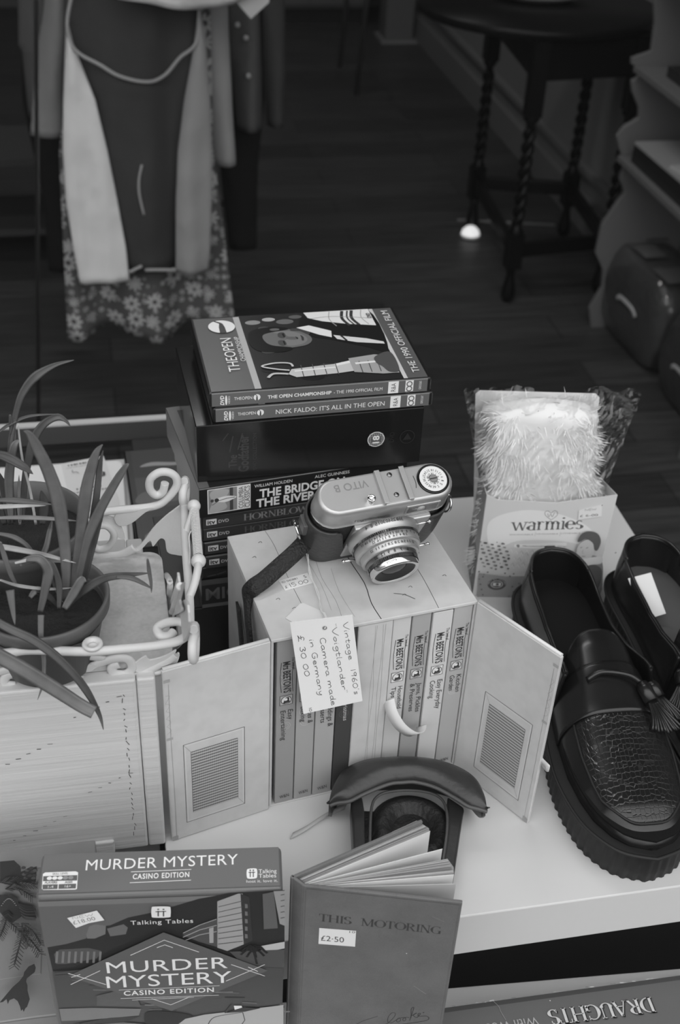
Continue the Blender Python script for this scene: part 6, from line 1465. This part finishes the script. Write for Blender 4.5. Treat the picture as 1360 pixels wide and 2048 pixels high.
pipe([(146, -20), (134, 50), (150, 100), (200, 130), (240, 153), (295, 164), (330, 150), (360, 115), (392, 86), (398, 20), (396, -20)])
pipe([(258, 545), (284, 532)]); pipe([(290, 540), (352, 540)]); pipe([(284, 330), (278, 360), (279, 390), (288, 430)], .0025)
# white blouse above it, only its hem in view
YW = 2.36
garment('blouse', 'white blouse whose hem hangs at the top over the dark tunic', 'blouse', YW, ct(YW, [(-620, 170, 470), (-200, 190, 500), (-40, 228, 540), (6, 235, 470)]), cloth(.72), .022, ((.008, 30, .4), (.004, 60, 0)), hem=lambda x: .008*sin(22*x))
B().prism([aty(470, -20, YW+.02), aty(540, -20, YW+.02), aty(538, 5, YW+.02), aty(502, 38, YW+.02), aty(474, 6, YW+.02)], (0, .006, 0)).build('corner_tip', [o for o in COL.objects if o.name == 'blouse'][0], cloth(.62), world=True)
# sleeves and further garments
YD = 2.60
garment('spotted_dress', 'pale spotted dress with a gathered sleeve at the left of the rail', 'dress', YD, ct(YD, [(-450, 60, 180), (-20, 92, 140), (50, 84, 138), (65, 80, 138), (150, 70, 130), (268, 61, 128)]), cloth(.30), .03, ((.008, 60, 0),))
garment('grey_jacket', 'grey jacket with a dark knot at the far left of the rail', 'jacket', 2.74, ct(2.74, [(-450, 40, 140), (0, 36, 120), (90, 37, 110), (100, 44, 110), (230, 58, 110)]), cloth(.11), .03, ((.004, 50, 0),))
garment('black_trousers', 'black trousers hanging at the left behind the skirt', 'trousers', 2.86, ct(2.86, [(-300, 40, 200), (200, 44, 150), (400, 88, 160), (540, 97, 170)]), cloth(.006), .02)
garment('pale_cardigan', 'pale cardigan with a long sleeve hanging right of the tunic', 'cardigan', 2.56, ct(2.56, [(-450, 330, 470), (0, 398, 455), (100, 410, 459), (250, 420, 466), (326, 425, 471)]), cloth(.44), .028, ((.006, 70, .5),))
garment('grey_dress', 'mid grey buttoned dress hanging behind the pale cardigan', 'dress', 2.70, ct(2.70, [(-400, 390, 520), (20, 455, 517), (120, 462, 521), (255, 474, 525)]), cloth(.11), .03, ((.010, 80, 0),))
_gd = [o for o in COL.objects if o.name == 'grey_dress'][0]
for _px, _py in ((475, 50), (492, 76), (497, 152)):
    b = B(); b.ball(aty(_px, _py, 2.655), .006, 10, (1, .5, 1)); b.build('button', _gd, mat(.45, .4), world=True)
garment('grey_coat', 'plain dark grey coat hanging rearmost at the right of the rail', 'coat', 2.90, ct(2.90, [(-400, 420, 568), (0, 510, 569), (120, 525, 569), (250, 535, 567)]), cloth(.085), .03, ((.004, 60, 0),))
garment('black_leggings', 'black leggings hanging low right of the daisy skirt', 'trousers', 2.80, ct(2.80, [(-300, 400, 520), (200, 430, 530), (330, 440, 515), (495, 458, 513)]), cloth(.008), .02)

# ---------------------------------------------------------------- the back of the shop
cb = thing('low_cabinet', 'pale low cabinet against the back wall of the shop', 'cabinet', (1.05, 5.95, 0))
B().box((-.30, -.02, .08), (.28, .33, .85)).build('body', cb, mat(.10, .6)); 
for x in (-.29, -.005): B().box((x, -.036, .10), (x+.28, -.021, .83)).build('door', cb, mat(.13, .6))
B().box((-.29, .02, 0), (.27, .30, .08)).build('plinth', cb, mat(.02, .7))
wp = thing('white_post', 'pale square post with a small foot by the back right corner', 'post', at(845, 85, 0)+V((-.09, 0, 0))); B().box((-.09, 0, .012), (.04, .13, 1.3)).build('shaft', wp, mat(.16, .6)); B().box((-.11, -.02, 0), (.06, .15, .012)).build('foot', wp, mat(.30, .5))
cs = thing('chrome_stand', 'thin chrome display stand with two legs towards the back', 'stand', at(712, 190, 0))
for px, py in ((712, 190), (679, 133)):
    p = at(px, py, .0); B().tube([V((p.x, p.y, .0)), V((p.x+.06, p.y-.02, .95))], .010, 10).build('leg', cs, mat(.42, .3, metal=1.0), world=True)
p, q = at(712, 190, 0), at(679, 133, 0); B().tube([V((p.x+.06, p.y-.02, .95)), V((q.x+.06, q.y-.02, .95))], .010, 10).build('top_bar', cs, mat(.42, .3, metal=1.0), world=True)
rk = thing('shoe_rack', 'dark low rack on the floor behind the daisy skirt', 'rack', (-.35, 3.45, 0))
for z in (.10, .30): B().box((-.60, -.14, z), (.22, .14, z+.02)).build('rack_shelf', rk, mat(.05, .6))
for x in (-.60, .20): B().box((x, -.14, 0), (x+.02, .14, .36)).build('side', rk, mat(.03, .6))

pk_ = thing('glare_spot', 'small glowing dome standing in for a glare spot near the front twisted table leg', 'light', at(940, 474, .0)); b = B(); b.lathe([(.0001, 0), (.030, 0), (.032, .006), (.029, .010)], 32); b.build('base', pk_, mat(.5, .5))  # added glowing dome imitates a stray bright reflection; no lamp stands here
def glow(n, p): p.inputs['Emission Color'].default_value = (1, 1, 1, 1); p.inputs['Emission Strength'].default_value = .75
b = B(); b.lathe([(.029, .010), (.026, .022), (.015, .033), (.0001, .037)], 32); b.build('glare_dome', pk_, mat(.6, .4, key='glare_glow', build=glow))
